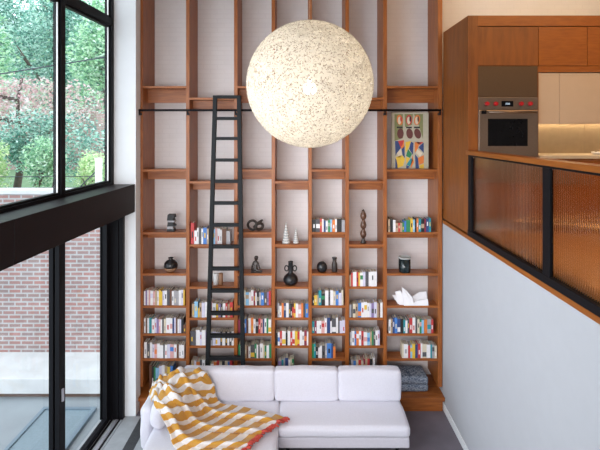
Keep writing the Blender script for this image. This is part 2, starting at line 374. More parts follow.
def tree(name, label, x, y, cz, r, n, size, mat, seed, group, trunk=True):
    t = thing(name, label, 'tree' if 'tree' in name else 'shrub', (x, y, 2.2), group)
    foliage(t, 'foliage', (x, y, cz), r, n, size, mat, seed)
    rnd = random.Random(seed + 99); m = MB(); pts = []
    for i in range(7): pts.append((x + rnd.uniform(-.12, .12) * (i > 0), y + rnd.uniform(-.1, .1) * (i > 0), 2.15 + (cz + r[2] * 0.6 - 2.15) * i / 6))
    k = 0.10 if trunk else 0.03
    m.tube(pts, [k * (1 - 0.12 * i) for i in range(7)], 8)
    for q_ in range(4):
        i = rnd.randint(3, 5); p = Vector(pts[i]); a = rnd.uniform(0, 6.28)
        m.tube([p, p + Vector((math.cos(a) * r[0] * .35, math.sin(a) * r[1] * .35, r[2] * .25)), p + Vector((math.cos(a) * r[0] * .7, math.sin(a) * r[1] * .7, r[2] * .55))], [k * .5, k * .35, k * .15], 6)
    m.build('trunk', M['bark'], t)
G1 = 'trees beyond the brick garden wall'
tree('leafy_tree', 'fresh green tree filling the second tall pane', -4.9, 11.3, 5.9, (1.1, .65, 1.7), 3600, 0.17, GREEN, 1, G1)
tree('leafy_tree', 'bluish green tree with visible trunk in the middle of the first tall pane', -7.2, 13.2, 6.8, (1.7, .7, 2.3), 4600, 0.18, TEAL, 2, G1)
tree('leafy_tree', 'green tree at the outer edge of the first pane', -8.6, 11.4, 5.9, (1.45, .65, 1.9), 4400, 0.18, GREEN, 3, G1)
tree('leafy_tree', 'pale blue green tree behind the mullion, behind the nearer trees', -6.2, 15.5, 6.8, (1.9, 1.0, 2.6), 4200, 0.20, TEAL, 4, G1)
tree('leafy_tree', 'tall green tree far behind, in front of the pinkish house', -9.8, 18.3, 7.7, (2.0, 1.0, 3.2), 4600, 0.24, GREEN, 5, G1)
tree('leafy_tree', 'tall bluish tree far behind the second pane', -4.9, 18.3, 7.0, (1.7, 1.0, 3.6), 4200, 0.24, TEAL, 6, G1)
tree('leafy_tree', 'loose green tree high at the outer edge of the tall window', -10.3, 15.0, 7.4, (1.7, 1.0, 2.8), 4200, 0.2, TEAL, 8, G1)
tree('blossom_tree', 'pink flowering tree arching across the middle of the window', -6.3, 10.1, 4.75, (2.5, .22, 0.75), 1500, 0.13, PINK, 7, G1)
G2 = 'shrubs behind the brick garden wall'
tree('garden_shrub', 'lime shrub just above the brick wall in the first pane', -6.05, 8.75, 3.3, (0.44, .3, .5), 1500, 0.10, LIME, 11, G2, False)
tree('garden_shrub', 'green shrub just above the wall beside the mullion', -4.95, 8.75, 3.35, (0.46, .3, .55), 1700, 0.11, GREEN, 12, G2, False)
tree('garden_shrub', 'lime shrub behind the white fence post', -4.0, 8.75, 3.2, (0.34, .3, .5), 1500, 0.10, LIME, 13, G2, False)
tree('garden_shrub', 'wide bluish shrub rising above the lime shrubs', -5.6, 9.5, 3.7, (1.6, .22, .75), 3400, 0.12, TEAL, 14, G2, False)
tree('garden_shrub', 'green shrub low at the outer edge of the window', -7.25, 8.75, 3.4, (0.5, .3, .7), 2000, 0.11, GREEN, 15, G2, False)
hs = thing('neighbour_house', 'pinkish brick house glimpsed behind the trees', 'house', (-12, 22, 2.2))
B(-18, -9.5, 21, 26, 2.2, 6.6).build('house_wall', M['housebrick'], hs)
MB().prism([(-18.3, 6.6), (-9.2, 6.6), (-11, 8.6), (-16.5, 8.6)], 20.7, 26.3).build('roof', M['rooft'], hs)
for x in (-15.5, -13.5, -11.5): B(x, x + 0.9, 20.96, 21.0, 4.4, 5.9).build('window', M['postw'], hs)
cb = MB(); cb.tube([(-11.2 + 0.93 * i, 8.4, 4.26 + 0.133 * i + 0.004 * (i - 5) ** 2) for i in range(11)], 0.012, 6)
tag(cb.build('overhead_cable', M['wire']), 'dark overhead cable crossing in front of the trees', 'cable')
q = thing('wire_fence', 'white post with thin wires above the brick wall', 'fence', (-3.72, 8.35, 2.2))
B(-3.78, -3.68, 8.3, 8.38, 2.2, 3.5).build('post', M['postw'], q)
MB().tube([(-9, 8.34, 3.13), (-3.78, 8.34, 3.16)], 0.008, 6).tube([(-9, 8.34, 2.93), (-3.78, 8.34, 2.95)], 0.008, 6).build('wire', M['wire'], q)
MB().tube([(-4.45, 8.36, 2.6), (-3.74, 8.36, 3.3)], 0.012, 6).build('brace', M['wire'], q)

# ------------------------------------------------------------------ bookcase
UPR = [(139.3, 143), (186, 189.5), (234, 237.5), (271.5, 275), (308.5, 311.8), (345.3, 349), (383.3, 387), (438, 442)]
SHELF_D = 0.22
FRONT, REAR = D, BACK - 0.005
bc = thing('bookcase', 'floor to ceiling cherry wood bookcase against the painted brick wall', 'bookcase', (0, D, 0))
for a, b in UPR: B(BX(a), BX(b), FRONT, REAR, 0.30, 6.58).build('upright', M['wood'], bc, bevel=0.002)
B(BX(136.4), BX(139.3), FRONT + 0.012, REAR, 0.30, 6.58).build('filler_strip', M['wood'], bc)
B(BX(442), XR - 0.004, FRONT + 0.02, REAR, 0.30, 6.58).build('filler_strip', M['wood'], bc)
# low plinth with projecting deck
DECK = BZ(397, 6.42)
dk = B(-2.30, XR - 0.004, 6.40, 6.498, DECK - 0.055, DECK); dk.box(-2.362, XR - 0.004, 6.498, REAR, DECK - 0.055, DECK)
dk.build('deck', M['woodh'], bc, bevel=0.004)
pl = B(-2.29, XR - 0.03, 6.425, 6.498, 0.0, DECK - 0.055); pl.build('plinth', M['woodh'], bc)
# rows of shelves: (front edge row in the photo, lower edge of the rail under it)
ODD = [(86, 103, 'r'), (169.5, 179, 'r'), (232.3, 237.5, 'r'), (273.6, 0, ''), (305.8, 0, ''), (333.8, 0, ''), (358.8, 0, '')]
EVEN = [(97.5, 110, 'r'), (181.3, 189.5, 'r'), (244.5, 248, 'r'), (286.8, 0, ''), (318, 0, ''), (346, 0, ''), (375, 0, '')]
SH = {}
for i in range(7):
    x0, x1 = BX(UPR[i][1]), BX(UPR[i + 1][0])
    for py, pb, k in (ODD if i % 2 == 0 else EVEN):
        z = BZ(py)
        sh = B(x0, x1, FRONT + 0.002, FRONT + SHELF_D, z - 0.032, z).build('shelf', M['woodh'], bc, bevel=0.0015)
        if k: B(x0, x1, FRONT + SHELF_D - 0.02, FRONT + SHELF_D, BZ(pb, D + SHELF_D), z - 0.032).build('shelf_rail', M['woodh'], sh)
        SH[(i, round(py))] = z
    SH[(i, 397)] = DECK
# ladder rail
RY, RZ = 6.425, BZ(110.2, 6.425)
rl = MB(); rl.tube([(BX(138.5, RY), RY, RZ), (BX(441, RY), RY, RZ)], 0.016, 10); rail = rl.build('ladder_rail', M['black'], bc)
for px in (139.5, 187.5, 235.5, 273, 310, 347, 385, 440):
    x = BX(px, RY); b = MB(); b.box(x - 0.012, x + 0.012, RY - 0.006, RY + 0.006, RZ - 0.07, RZ); b.box(x - 0.012, x + 0.012, RY, FRONT, RZ - 0.07, RZ - 0.04)
    b.build('rail_bracket', M['black'], rail)

# ladder
ld = thing('library_ladder', 'tall blackened steel rolling ladder leaning on the bookcase rail', 'ladder', (-1.1, 6.24, 0))
LT, LB_ = 6.345, 6.235
ZT = BZ(95.5, LT)
def ly(z): return LB_ + (LT - LB_) * z / ZT
def lx(side, z):
    py = 131 + (EYE - z) * F / ly(z)
    px = (215.3 + (py - 95) * (-7.6 / 270)) if side == 0 else (239 + (py - 95) * (4.0 / 270))
    return (px - 300) / F * ly(z)
for sd in (0, 1):
    m = MB(); zz = [0.02, ZT]; w_ = 0.028; p = []
    for z in zz:
        x = lx(sd, z); y = ly(z); p += [(x - w_, y - 0.035, z), (x + w_, y - 0.035, z), (x + w_, y + 0.035, z), (x - w_, y + 0.035, z)]
    m.hexa(p); s_ = m.build('stile', M['ladder'], ld, bevel=0.004)
    x = lx(sd, 0.02); B(x - 0.03, x + 0.03, ly(0) - 0.045, ly(0) + 0.045, 0.0, 0.025).build('foot', M['black'], s_)
    x = lx(sd, RZ); hk = MB(); hk.tube([(x, ly(RZ) + 0.034, RZ + 0.05), (x, RY, RZ + 0.055), (x, RY + 0.03, RZ + 0.03)], 0.011, 8); hk.build('hook', M['black'], s_)
rz = ZT - 0.02; k = 0
rungs = [97, 118.5, 138.5, 160, 181.3, 203, 224.8, 246.5, 268.5, 290.5, 313, 335.5, 358, 380]
for py in rungs:
    z = 4.0 - (py - 131) * 6.3 / F
    for _ in range(4): z = EYE - (py - 131) * ly(z) / F
    B(lx(0, z) + 0.022, lx(1, z) - 0.022, ly(z) - 0.03, ly(z) + 0.03, z - 0.022, z + 0.022).build('rung', M['ladder'], ld)

# ------------------------------------------------------------------ books
PAL = {'W': (0.78, 0.76, 0.77), 'L': (0.62, 0.60, 0.74), 'C': (0.66, 0.58, 0.44), 'G': (0.36, 0.35, 0.37), 'D': (0.085, 0.082, 0.09), 'K': (0.02, 0.02, 0.022),
       'R': (0.52, 0.045, 0.045), 'P': (0.66, 0.36, 0.35), 'O': (0.70, 0.20, 0.045), 'Y': (0.72, 0.47, 0.05), 'B': (0.06, 0.20, 0.55), 'S': (0.25, 0.50, 0.72),
       'N': (0.03, 0.06, 0.18), 'T': (0.02, 0.25, 0.30), 'E': (0.03, 0.22, 0.09), 'M': (0.25, 0.03, 0.06), 'V': (0.25, 0.18, 0.36), 'U': (0.14, 0.06, 0.035), 'A': (0.45, 0.32, 0.21)}
CN = {'W': 'white', 'L': 'pale lavender', 'C': 'cream', 'G': 'grey', 'D': 'charcoal', 'K': 'black', 'R': 'red', 'P': 'pink', 'O': 'orange', 'Y': 'yellow', 'B': 'blue', 'S': 'sky blue',
      'N': 'navy', 'T': 'teal', 'E': 'green', 'M': 'maroon', 'V': 'violet', 'U': 'brown', 'A': 'tan'}
BM = {k: solid('cover_' + CN[k].replace(' ', '_'), c, 0.5, 0.05, 25) for k, c in PAL.items()}
BAY = ['window wall bay', 'ladder bay', 'seated figure bay', 'handled vase bay', 'round pot bay', 'carved column bay', 'painting bay']
ORD = 'first second third fourth fifth sixth seventh eighth ninth tenth eleventh twelfth thirteenth fourteenth fifteenth sixteenth seventeenth eighteenth nineteenth twentieth twenty-first twenty-second twenty-third twenty-fourth twenty-fifth'.split()
ROWS = [
 (0, 306, 143.4, 16.5, 'top', 'W1.8 V1.6 W1.4 P1.6 W2.8:L P2 A2 W1.8 Y1.8 Y1.8 L2 W2.6 D2.6 U2.2 W2 G2.8 G2.2 W2.6 L1.9 Y1.5'),
 (0, 334, 143.4, 16.5, 'second', 'W1.8 U1.5 W2 T2.6 W3 L1.8 V2.2 P1.8 W1.6 D1.6 C2.2 W4 W2.6:P N1.6 L1.8 U1.6 W1.8 L1.8 K2.4 U2.4/10'),
 (0, 359, 143.5, 15.5, 'third', 'W3/17.5 D2.8/16 W2.2/17 L2.4 P2.6:O W3 W3.4 D1.6 W2.4 L2.8 P3.6:B W3 U2 W2.6 W3'),
 (0, 397, 146.5, 24, 'lowest', 'U2.4/26 K2.2/25 E1.8/24 S3.4/23 L2.8/25 W3/26 A2.6/25 Y3/24 B3/25'),
 (1, 244, 190.4, 17, 'top', 'R3.4/23 W2.8/15 W1.8/18 D2.6/18 W1.8/17 B3.6/18 A2/17 K1.7 E2 S2.8 P2 W2.4 W2.4 U4.4 G4/15'),
 (1, 318, 191.5, 15.5, 'second', 'A2.6/15 S3.4/17.5 Y1.6/11 A2.4/16 L3/16.5 W2.4/17 S2.4/15 P2.8/17 W3.6/16 Y2.2 V2.6/15 K1.8 W2.8 R2.2/16 A2.2 R3.2/17'),
 (1, 346, 190, 15.5, 'third', 'D3.4/16 D2.2/16 W4/17 L2 W3.6/17 V2 K2.2 G3.2 L2.6 W2:Y L2.8 D2 W3 K2 W2 D2.4 W2.2'),
 (1, 375, 191, 15, 'lowest', 'A2.8 L2.2 O3.6 D2.2/16 W3/16 K2.8 E2.6/13 W3.2/12 O3/14 R2.6 C2.8 K2.8/15 C2.8 B2.2 R2.6'),
 (2, 306, 237.8, 15, 'top', 'K1.6/12 A2/12 K1.8/12 C2.4/16.5 S3.2:A W1.8 W2.8/17 M1.8 W1.5 K2.2/15.5 G2 B3/14.5 D3/14.5 V1.8 R2/16'),
 (2, 334, 238, 16, 'second', 'M2.4 D2.2 B3.6/15.5 U2 W2.6 O2.4/17 W2.2/16 K3:G R2 P2.2 N1.6 W2.2 E1.8/16.5 W3:Y'),
 (2, 359, 238.2, 14.5, 'third', 'E2 W2.4/14 D2.4 A2.2 U1.6/14 W2.4/13 D4.4:Y E2.2/16 W1.8 D1.6 W3.4/16 C1.8 E2 W2.8 E2.6/15.5'),
 (3, 318, 277.5, 15.5, 'top', 'G1.8/16 W2.4/13 O2.2/16 N2.4:G W2.8/16 D1.8 K1.8 R1.8/12 Y1.8:R W2.6/15.5 P3.2:W O2.2/16 D2.2 B3/15.5'),
 (3, 346, 275.4, 15.5, 'second', 'K2.4/14 W2:B R2.2/16 W3.8:Y/16 K1.8 W2.8/16 R2/15 W2.6:R Y2.6/16 R2.2:Y W2.4/16.5 W2.2/15 M2.6:O/16.5 W1.6'),
 (3, 375, 278, 17, 'lowest', 'V3.4/15 T2/16 G1.6 N3.2/18 W1.8 C1.8 E2.2/17'),
 (4, 232, 312.2, 14, 'top', 'K3.8/14 D4:W/14.5 R2/15 W1.8 N2 W2.2 E2.2/13.5 S2/14 O3/13.5 W1.8 K4.8/14.5 G3.2/13.5'),
 (4, 306, 312.5, 16, 'second', 'K1.8/10 Y2.6/11.5 A1.6/12 T3/16.5 K3.6:E/13.5 W3.4/16.5 D1.8/15 W3/16.5 C2.4/15.5 B3/16 L3/14 C1.8/16.5'),
 (4, 334, 312, 14, 'third', 'T2.6/13.5 M2.2 W2.6/14 W2.2 P3.2:R/14 W2.4/16.5 N3.4/17 W1.6 D4.2:W/16.5 W2.2/17 D1.6 L2.8/14 L2.6/14.5'),
 (4, 359, 312, 14, 'lowest', 'E2/16 T1.8/16 K2.4/13 W1.8/12 W2/14 D3.2/14 G1.8/16.5 B4.4/16.5 N1.8/16 O2.4/13'),
 (5, 287, 349.6, 15.5, 'top', 'A1.6/13 R1.8/15 W3.6/16 R2/16 Y1.6 W3:E/15.5 L2.4/16 D3.2/16.5 W2.6/16 W2.8/16.5 W2.8/16.5'),
 (5, 318, 349.4, 15.5, 'second', 'G2/14.5 D1.6 C2.6:D A2.6/15 B3.2:O/16 W3/16.5 W2.8:Y/17 W2.6 L1.8/15.5 V2.6:D/16 L2.8/17 A1.8 U1.6/16 W2.4/16.5'),
 (5, 346, 350, 15.5, 'third', 'G1.8 W2.8/16 B1.8:R O2.6:W/16 W2.4/16 R2.4/16 W3.6:P/15 S2.8:B/14 A1.8 E1.6 D2/15.5 W2.4/16.5 L2/16.5'),
 (5, 375, 351, 15, 'lowest', 'G2.6/16 B2.6/15 C2.4/16 R2.8/16 C2.2/15 M1.8/17 A2.2/18 R2.2/17 K3:R/17 W2.4/18'),
 (6, 232, 388.3, 14, 'top', 'A2/14 K3/15 W2.6/13.5 A2.6/10.5 R2/10.5 A2/10.5 E2/11 B2/12.5 E4.2/13.5 Y2.6/15 S1.8/14 K1.8/15.5 O2/15 T2.6/15 K3.2:A/14.5 M1.8/14.5 N2.8/15 T2/15.5'),
 (6, 334, 389, 15.5, 'second', 'W2 A1.8 N2.2/17 B2.6/17 N3:W/16 K3/16 T2/15 W2.2 D1.8 R3.2/16.5 W3/17 D1.8 C2.2/15.5 E2:P S2.4/15 O3.4/15 G3.8:T/15.5 R2.4/15'),
 (6, 359, 402.4, 15.5, 'third', 'C1.6/16 W4.4/15.5 R2.2/14 S2:Y Y2.8/16 N2.8/15 R2.8/16 W1.8/16.5 C4.2:D/15.5 W3.8/15 T1.6 G2.4:D/15.5 C2.4/14'),
]
NB = 0
rb = random.Random(3)
for bay, row, px, dh, rn, toks in ROWS:
    z = SH[(bay, row)] + 0.0008
    end = UPR[bay + 1][0] - 0.15
    toks = toks.split()
    tot = sum(float(t[1:].split(':')[0].split('/')[0]) for t in toks)
    sc = min(1.0, (end - px) / tot)
    for i, tk in enumerate(toks):
        c = tk[0]; r_ = tk[1:]; h = dh
        if '/' in r_: r_, h = r_.split('/'); h = float(h)
        else: h = dh + rb.uniform(-1.2, 0.7)
        acc = None
        if ':' in r_: r_, acc = r_.split(':')
        wd = float(r_) * sc; x0 = BX(px) + 0.0006; x1 = BX(px + wd) - 0.0006; px += wd
        if row == 397: yf = 6.62
        else: yf = FRONT + 0.012 + rb.uniform(0, 0.012)
        dep = rb.uniform(0.125, 0.155); hh = (h - 1.6) * S; y1 = yf + dep
        b = MB(); tcv = min(0.003, (x1 - x0) * 0.12)
        b.box(x0, x0 + tcv, yf, y1, z, z + hh); b.box(x1 - tcv, x1, yf, y1, z, z + hh); b.box(x0 + tcv, x1 - tcv, yf, yf + 0.003, z, z + hh)
        b.box(x0 + tcv, x1 - tcv, yf + 0.003, y1 - 0.004, z + 0.002, z + hh - 0.004, 1)
        mats = [BM[c], M['page']]
        if acc:
            mats.append(BM[acc]); lo, hi = rb.choice([(0.1, 0.42), (0.3, 0.62), (0.5, 0.8)])
            b.box(x0 + 0.001, x1 - 0.001, yf - 0.0008, yf, z + hh * lo, z + hh * hi, 2)
        elif wd > 1.7 and rb.random() < 0.6:
            cc = rb.choice('KDWGR' if c in 'WLC' else 'WCKY'); mats.append(BM[cc]); lo = rb.uniform(0.45, 0.8)
            m_ = (x1 - x0) * 0.3
            b.box(x0 + m_, x1 - m_, yf - 0.0008, yf, z + hh * (lo - 0.3), z + hh * lo, 2)
        base = ((x0 + x1) / 2, yf + dep / 2, z)
        o = b.build('book', mats, None, loc=base)
        hw = 'tall ' if h >= dh + 1 else ('short ' if h <= dh - 2 else '')
        tag(o, f'{hw}{CN[c]} book, {ORD[i]} from window side, {rn} row of books in {BAY[bay]}', 'book', f'books on the {rn} book row of the {BAY[bay]}')
        NB += 1
print('BOOKS', NB)

# ------------------------------------------------------------------ ornaments on the shelves
def sz(b, r): return SH[(b, r)] + 0.0005
YO = FRONT + 0.09
def prof_px(pts, z, k=S): return [(r * k, z + h * k) for r, h in pts]
# stacked block sculpture
z = sz(0, 232); x = BX(169.8)
t = thing('abstract_sculpture', 'small black and silver stacked block sculpture on a shelf beside the window wall', 'sculpture', (x, YO, z))
for i, (h0, h1, dx, w_, mt) in enumerate([(0, .035, 0, .055, 'K'), (.035, .075, -.008, .05, 'G'), (.075, .10, .006, .06, 'K'), (.10, .135, -.004, .045, 'K'), (.135, .16, .006, .055, 'G'), (.16, .20, -.006, .05, 'K'), (.20, .245, .004, .055, 'K')]):
    q = MB(); q.prism([(x + dx - w_, z + h0), (x + dx + w_, z + h0), (x + dx + w_ * .8, z + h1), (x + dx - w_ * .9, z + h1)], YO - .05, YO + .05)
    q.build('block', BM[mt], t, bevel=0.004)
# round glazed pot
z = sz(0, 274); x = BX(169)
t = thing('glazed_pot', 'round black glazed pot with bare clay base below the block sculpture', 'pot', (x, YO, z))
MB().lathe(x, YO, prof_px([(3, 0), (5, 1.4), (6.4, 3.6), (6.6, 4.6)], z), 28).build('pot_base', M['tanwood'], t)
MB().lathe(x, YO, prof_px([(6.6, 4.6), (7, 6.2), (6.3, 9), (4.4, 11.2), (2.2, 12.2), (2.0, 13.2), (2.8, 14.3), (2.2, 14.3), (1.6, 13)], z), 28).build('pot_body', M['ceramic_black'], t)
# behind the ladder
z = sz(1, 287); x = BX(214.8)
t = tag(MB().lathe(x, YO, prof_px([(2.4, 0), (2.5, 6), (2.6, 11.5), (2.2, 11.8), (2.1, 10.5)], z), 20).build('white_vase', M['ceramic_white'], loc=(x, YO, z)), 'small white cylinder vase seen behind the ladder', 'vase')
x = BX(219.7)
tag(MB().lathe(x, YO, prof_px([(2.1, 0), (2.2, 5), (2.1, 11.6), (1.6, 11.7), (1.5, 10.5)], z), 20).build('wooden_cup', M['tanwood'], loc=(x, YO, z)), 'brown wooden cup next to the white cylinder vase', 'cup')
# knot sculpture
z = sz(2, 232); x = BX(254.5)
t = thing('knot_sculpture', 'black knotted ring sculpture on a shelf beside the ladder', 'sculpture', (x, YO, z))
R_ = 4.6 * S
MB().tube([(x - 3 * S + R_ * .95 * math.cos(a), YO + 0.02 * math.sin(2 * a), z + R_ + 0.019 + R_ * math.sin(a)) for a in [i * math.tau / 24 for i in range(24)]], 0.0185, 8, closed=True).build('ring', M['bronze'], t)
R2 = 3.4 * S
MB().tube([(x + 4.2 * S + R2 * math.cos(a), YO + 0.03 * math.cos(a), z + R2 + 0.018 + R2 * .9 * math.sin(a)) for a in [i * math.tau / 24 for i in range(24)]], 0.021, 8, closed=True).build('ring', M['bronze'], t)
MB().tube([(x - 1.5 * S, YO, z + 3 * S), (x + 2.5 * S, YO + .02, z + 7.5 * S), (x + 7.5 * S, YO, z + 11 * S)], [0.02, 0.024, 0.016], 8).build('bar', M['bronze'], t)
# seated figure (a small statue)
z = sz(2, 274); x = BX(255)
t = thing('seated_figure_statue', 'small dark bronze seated figure on the shelf below the knot sculpture', 'statue', (x, YO, z))
me = bpy.data.meshes.new('figure')
J = [(0, 0, 1.4, 1.9), (-.2, 0, 4, 1.6), (-.1, 0, 7.0, 1.8), (.1, 0, 9.4, .8), (.4, -.3, 11.2, 1.3), (.7, -.5, 13.2, 1.9), (.6, -.3, 14.6, 1.3),
     (-1.7, 0, 8.6, .9), (-3, .4, 5, .7), (-3.8, .4, .9, .6), (1.8, -.2, 8.4, .9), (3.0, -1.2, 5.4, .7), (4.6, -1.6, 2.4, .6),
     (2.2, -2, 1.3, 1.1), (4.8, -2.2, 1.2, .8), (6.4, -2.4, .8, .6), (-1.8, -2, 1.4, 1.1), (-1.0, -3.8, 1.2, .8), (1.6, -4.2, .8, .6)]
E = [(0, 1), (1, 2), (2, 3), (3, 4), (4, 5), (5, 6), (2, 7), (7, 8), (8, 9), (2, 10), (10, 11), (11, 12), (0, 13), (13, 14), (14, 15), (0, 16), (16, 17), (17, 18)]
me.from_pydata([(a * S * 1.12, b * S * 1.0, c * S * 1.12) for a, b, c, _ in J], E, []); me.materials.append(M['bronze'])
fg = bpy.data.objects.new('figure', me); COL.objects.link(fg); fg.parent = t
sk = fg.modifiers.new('skin', 'SKIN'); sk.use_smooth_shade = True
for i, v_ in enumerate(me.skin_vertices[0].data): r_ = J[i][3] * S * 1.3; v_.radius = (r_, r_); v_.use_root = (i == 0)
ss = fg.modifiers.new('sub', 'SUBSURF'); ss.levels = 1; ss.render_levels = 2
MB().box(x - 4.6 * S, x + 6.6 * S, YO - 4.6 * S, YO + 2.4 * S, z, z + 0.6 * S).build('base', M['bronze'], t)
# ribbed cones
def cone(px, r, h, label):
    z = sz(3, 244); x = BX(px); n = 8; p = []
    for i in range(n):
        a = r * (1 - i / n) ** 0.9; b_ = r * (1 - (i + 1) / n) ** 0.9
        p += [(a, h * i / n), (max(a * .93, .3), h * (i + .8) / n), (max(b_ * .9, .25), h * (i + .9) / n)]
    p.append((0.15, h))
    t = thing('ribbed_cone', label, 'ornament', (x, YO, z), 'pale ribbed cones')
    mb = MB().lathe(x, YO, prof_px(p, z), 24); mb.build('cone_body', M['ceramic_grey'], t)
    mb = MB()
    for i in range(n):
        a = r * (1 - i / n) ** 0.9; mb.lathe(x, YO, prof_px([(a * 1.02, h * (i + .25) / n), (a * 1.0, h * (i + .6) / n)], z), 24)
    mb.build('white_band', M['ceramic_white'], t)
cone(286, 4.0, 21, 'taller pale ribbed cone ornament, above the handled black vase')
cone(296, 3.1, 15.5, 'shorter pale ribbed cone ornament beside the taller cone')
# black handled vase
z = sz(3, 287); x = BX(290.5)
t = thing('handled_vase', 'black round vase with tall neck and two ring handles', 'vase', (x, YO, z))
MB().lathe(x, YO, prof_px([(3.2, 0), (5.5, 1), (7.2, 3.4), (7.5, 5.6), (6.6, 8.4), (4.4, 10.6), (2.6, 11.8), (2.3, 13), (2.3, 22.5), (2.7, 23.5), (2.0, 23.6), (1.8, 21)], z), 32).build('vase_body', M['ceramic_black'], t)
for sg in (-1, 1):
    MB().tube([(x + sg * (4.1 * S + 1.9 * S * math.cos(a)), YO, z + 16.6 * S + 2.7 * S * math.sin(a)) for a in [i * math.tau / 20 for i in range(20)]], 0.6 * S, 8, closed=True).build('handle', M['ceramic_black'], t)
# round pot and bottle
z = sz(4, 274); x = BX(322.2)
tag(MB().lathe(x, YO, prof_px([(3.6, 0), (4.8, 1.6), (5.4, 4.2), (5.1, 6.4), (3.8, 8.8), (2.2, 9.9), (1.2, 10.2), (.6, 9.6)], z), 28).build('round_pot', M['ceramic_black'], loc=(x, YO, z)), 'squat round dark pot left alone next to a dark bottle', 'pot')
x = BX(335)
t = thing('dark_bottle', 'dark straight bottle with short neck beside the squat round pot', 'bottle', (x, YO, z))
MB().lathe(x, YO, prof_px([(2.8, 0), (3.0, .6), (2.9, 7.5), (2.5, 9), (1.9, 10), (1.9, 13)], z), 24).build('bottle_body', M['bronze'], t)
MB().lathe(x, YO, prof_px([(2.3, 13), (2.4, 14.6), (1.6, 14.6)], z), 24).build('bottle_lip', M['ceramic_black'], t)
# carved column
z = sz(5, 244); x = BX(364.2)
t = thing('carved_column', 'tall carved wooden stack of three knots standing alone on a shelf', 'sculpture', (x, YO, z))
MB().lathe(x, YO, prof_px([(3.2, 0), (2.6, 1.5), (1.5, 4), (1.4, 5)], z), 20).build('base', M['bronze'], t)
for i, h0 in enumerate((5, 14.2, 23.4)):
    MB().lathe(x, YO, prof_px([(1.4, h0), (2.7, h0 + 1.8), (3.1, h0 + 4), (2.5, h0 + 6.6), (1.5, h0 + 8.4), (1.5, h0 + 9.2)], z), 20).build('knot', M['cardark'], t)
MB().lathe(x, YO, prof_px([(1.5, 32.6), (.8, 33.4), (.3, 34)], z), 16).build('tip', M['bronze'], t)
# candle jar
z = sz(6, 274); x = BX(406)
t = thing('candle_jar', 'dark green glass candle jar above the folded white paper sculpture', 'candle', (x, YO, z))
MB().lathe(x, YO, prof_px([(5.6, 0), (5.9, .8), (5.9, 13.6), (5.5, 13.6), (5.4, 11)], z), 32).build('jar', M['candle_glass'], t)
MB().lathe(x, YO, prof_px([(6.05, 13.6), (6.05, 15.2), (5.4, 15.2), (5.3, 14)], z), 32).build('rim', M['ceramic_grey'], t)
# folded paper sculpture: a fan of stiff folded leaves
z = sz(6, 306)
t = thing('paper_sculpture', 'white folded paper sculpture fanned open on a shelf', 'sculpture', (BX(412), YO, z))
def leaf(pts, dy0, dy1, th=0.012):
    q = MB(); n = len(pts)
    a = [(BX(p[0]), YO + dy0 + (dy1 - dy0) * p[2], z + (305.3 - p[1]) * S) for p in pts]
    q.add(a + [(x_, y_ + th, z_) for x_, y_, z_ in a], [tuple(range(n)), tuple(range(2 * n - 1, n - 1, -1))] + [((i + 1) % n, i, n + i, n + (i + 1) % n) for i in range(n)])
    q.build('paper_leaf', M['paper'], t)
leaf([(399, 305.2, 0), (394, 298, 1), (397.5, 297.2, 1), (409, 305.2, 0)], -.03, .03)
leaf([(400, 305.2, 0), (396, 293.5, 1), (401.5, 292, 1), (411, 305.2, 0)], -.06, -.01)
leaf([(404, 305.2, 0), (402.8, 288, 1), (407.5, 291.5, 1), (413, 298, .5), (414, 305.2, 0)], -.09, -.03)
leaf([(410, 305.2, 0), (414, 298.5, .6), (422, 295.2, 1), (429, 294.5, 1), (428.5, 305.2, 0)], -.05, .05)
leaf([(410, 305.2, 0), (418, 300.8, .6), (428.5, 299.5, .7), (428.5, 305.2, 0)], -.09, -.04)
# painting
z = sz(6, 170); YP = FRONT + 0.19
t = thing('painting', 'tall unframed abstract painting of bright shards and brown ovals', 'painting', (BX(410), YP, z))
px0, px1, pt, pb_ = 391.5, 428.5, 112.5, 168.6
kx = (YP - 0.02) / F
def pX(px): return (px - 300) * kx
def pZ(py): return max(z + 0.0005, EYE - (py - 131) * kx)
B(pX(px0), pX(px1), YP - 0.02, YP + 0.012, z, pZ(pt)).build('canvas', [M['canvas']], t)
art = MB(); AM = [BM['N'], BM['Y'], BM['R'], BM['O'], BM['C'], BM['E'], BM['U'], BM['K'], BM['T'], solid('sage_paint', (0.22, 0.23, 0.10), 0.8), solid('plum_paint', (0.13, 0.045, 0.04), 0.8)]
def sh_(pts, mi, lay=1): art.prism([(pX(a), pZ(b)) for a, b in pts], YP - 0.02 - 0.0008 * lay, YP - 0.02, mi)
def ov(cx, cy, rx, ry, mi, lay=1, rot=0): sh_([(cx + rx * math.cos(a) * math.cos(rot) - ry * math.sin(a) * math.sin(rot), cy + rx * math.cos(a) * math.sin(rot) + ry * math.sin(a) * math.cos(rot)) for a in [i * math.tau / 18 for i in range(18)]], mi, lay)
sh_([(394.5, 114), (403, 114), (403, 138), (394.5, 141)], 9); sh_([(404.5, 114), (413, 114), (412, 125), (405, 127)], 9); sh_([(414, 114), (423, 114), (423, 139), (419, 126)], 9)
for i, cx in enumerate((399.8, 409, 417)):
    ov(cx, 120, 3, 5.2, 3 if i != 1 else 2, 2, .15 * (i - 1)); ov(cx - .3, 120.5, 1.7, 3.8, 4, 3); ov(cx + 1.2, 119, .9, 2.8, (2, 7, 6)[i], 4)
    sh_([(cx - 3, 126.6), (cx + 2.8, 126.6), (cx + 2.8, 128.4), (cx - 3, 128.2)], 7, 2)
    ov(cx + .6, 133.6, 3.3, 5.2, 10, 2, -.15 * i)
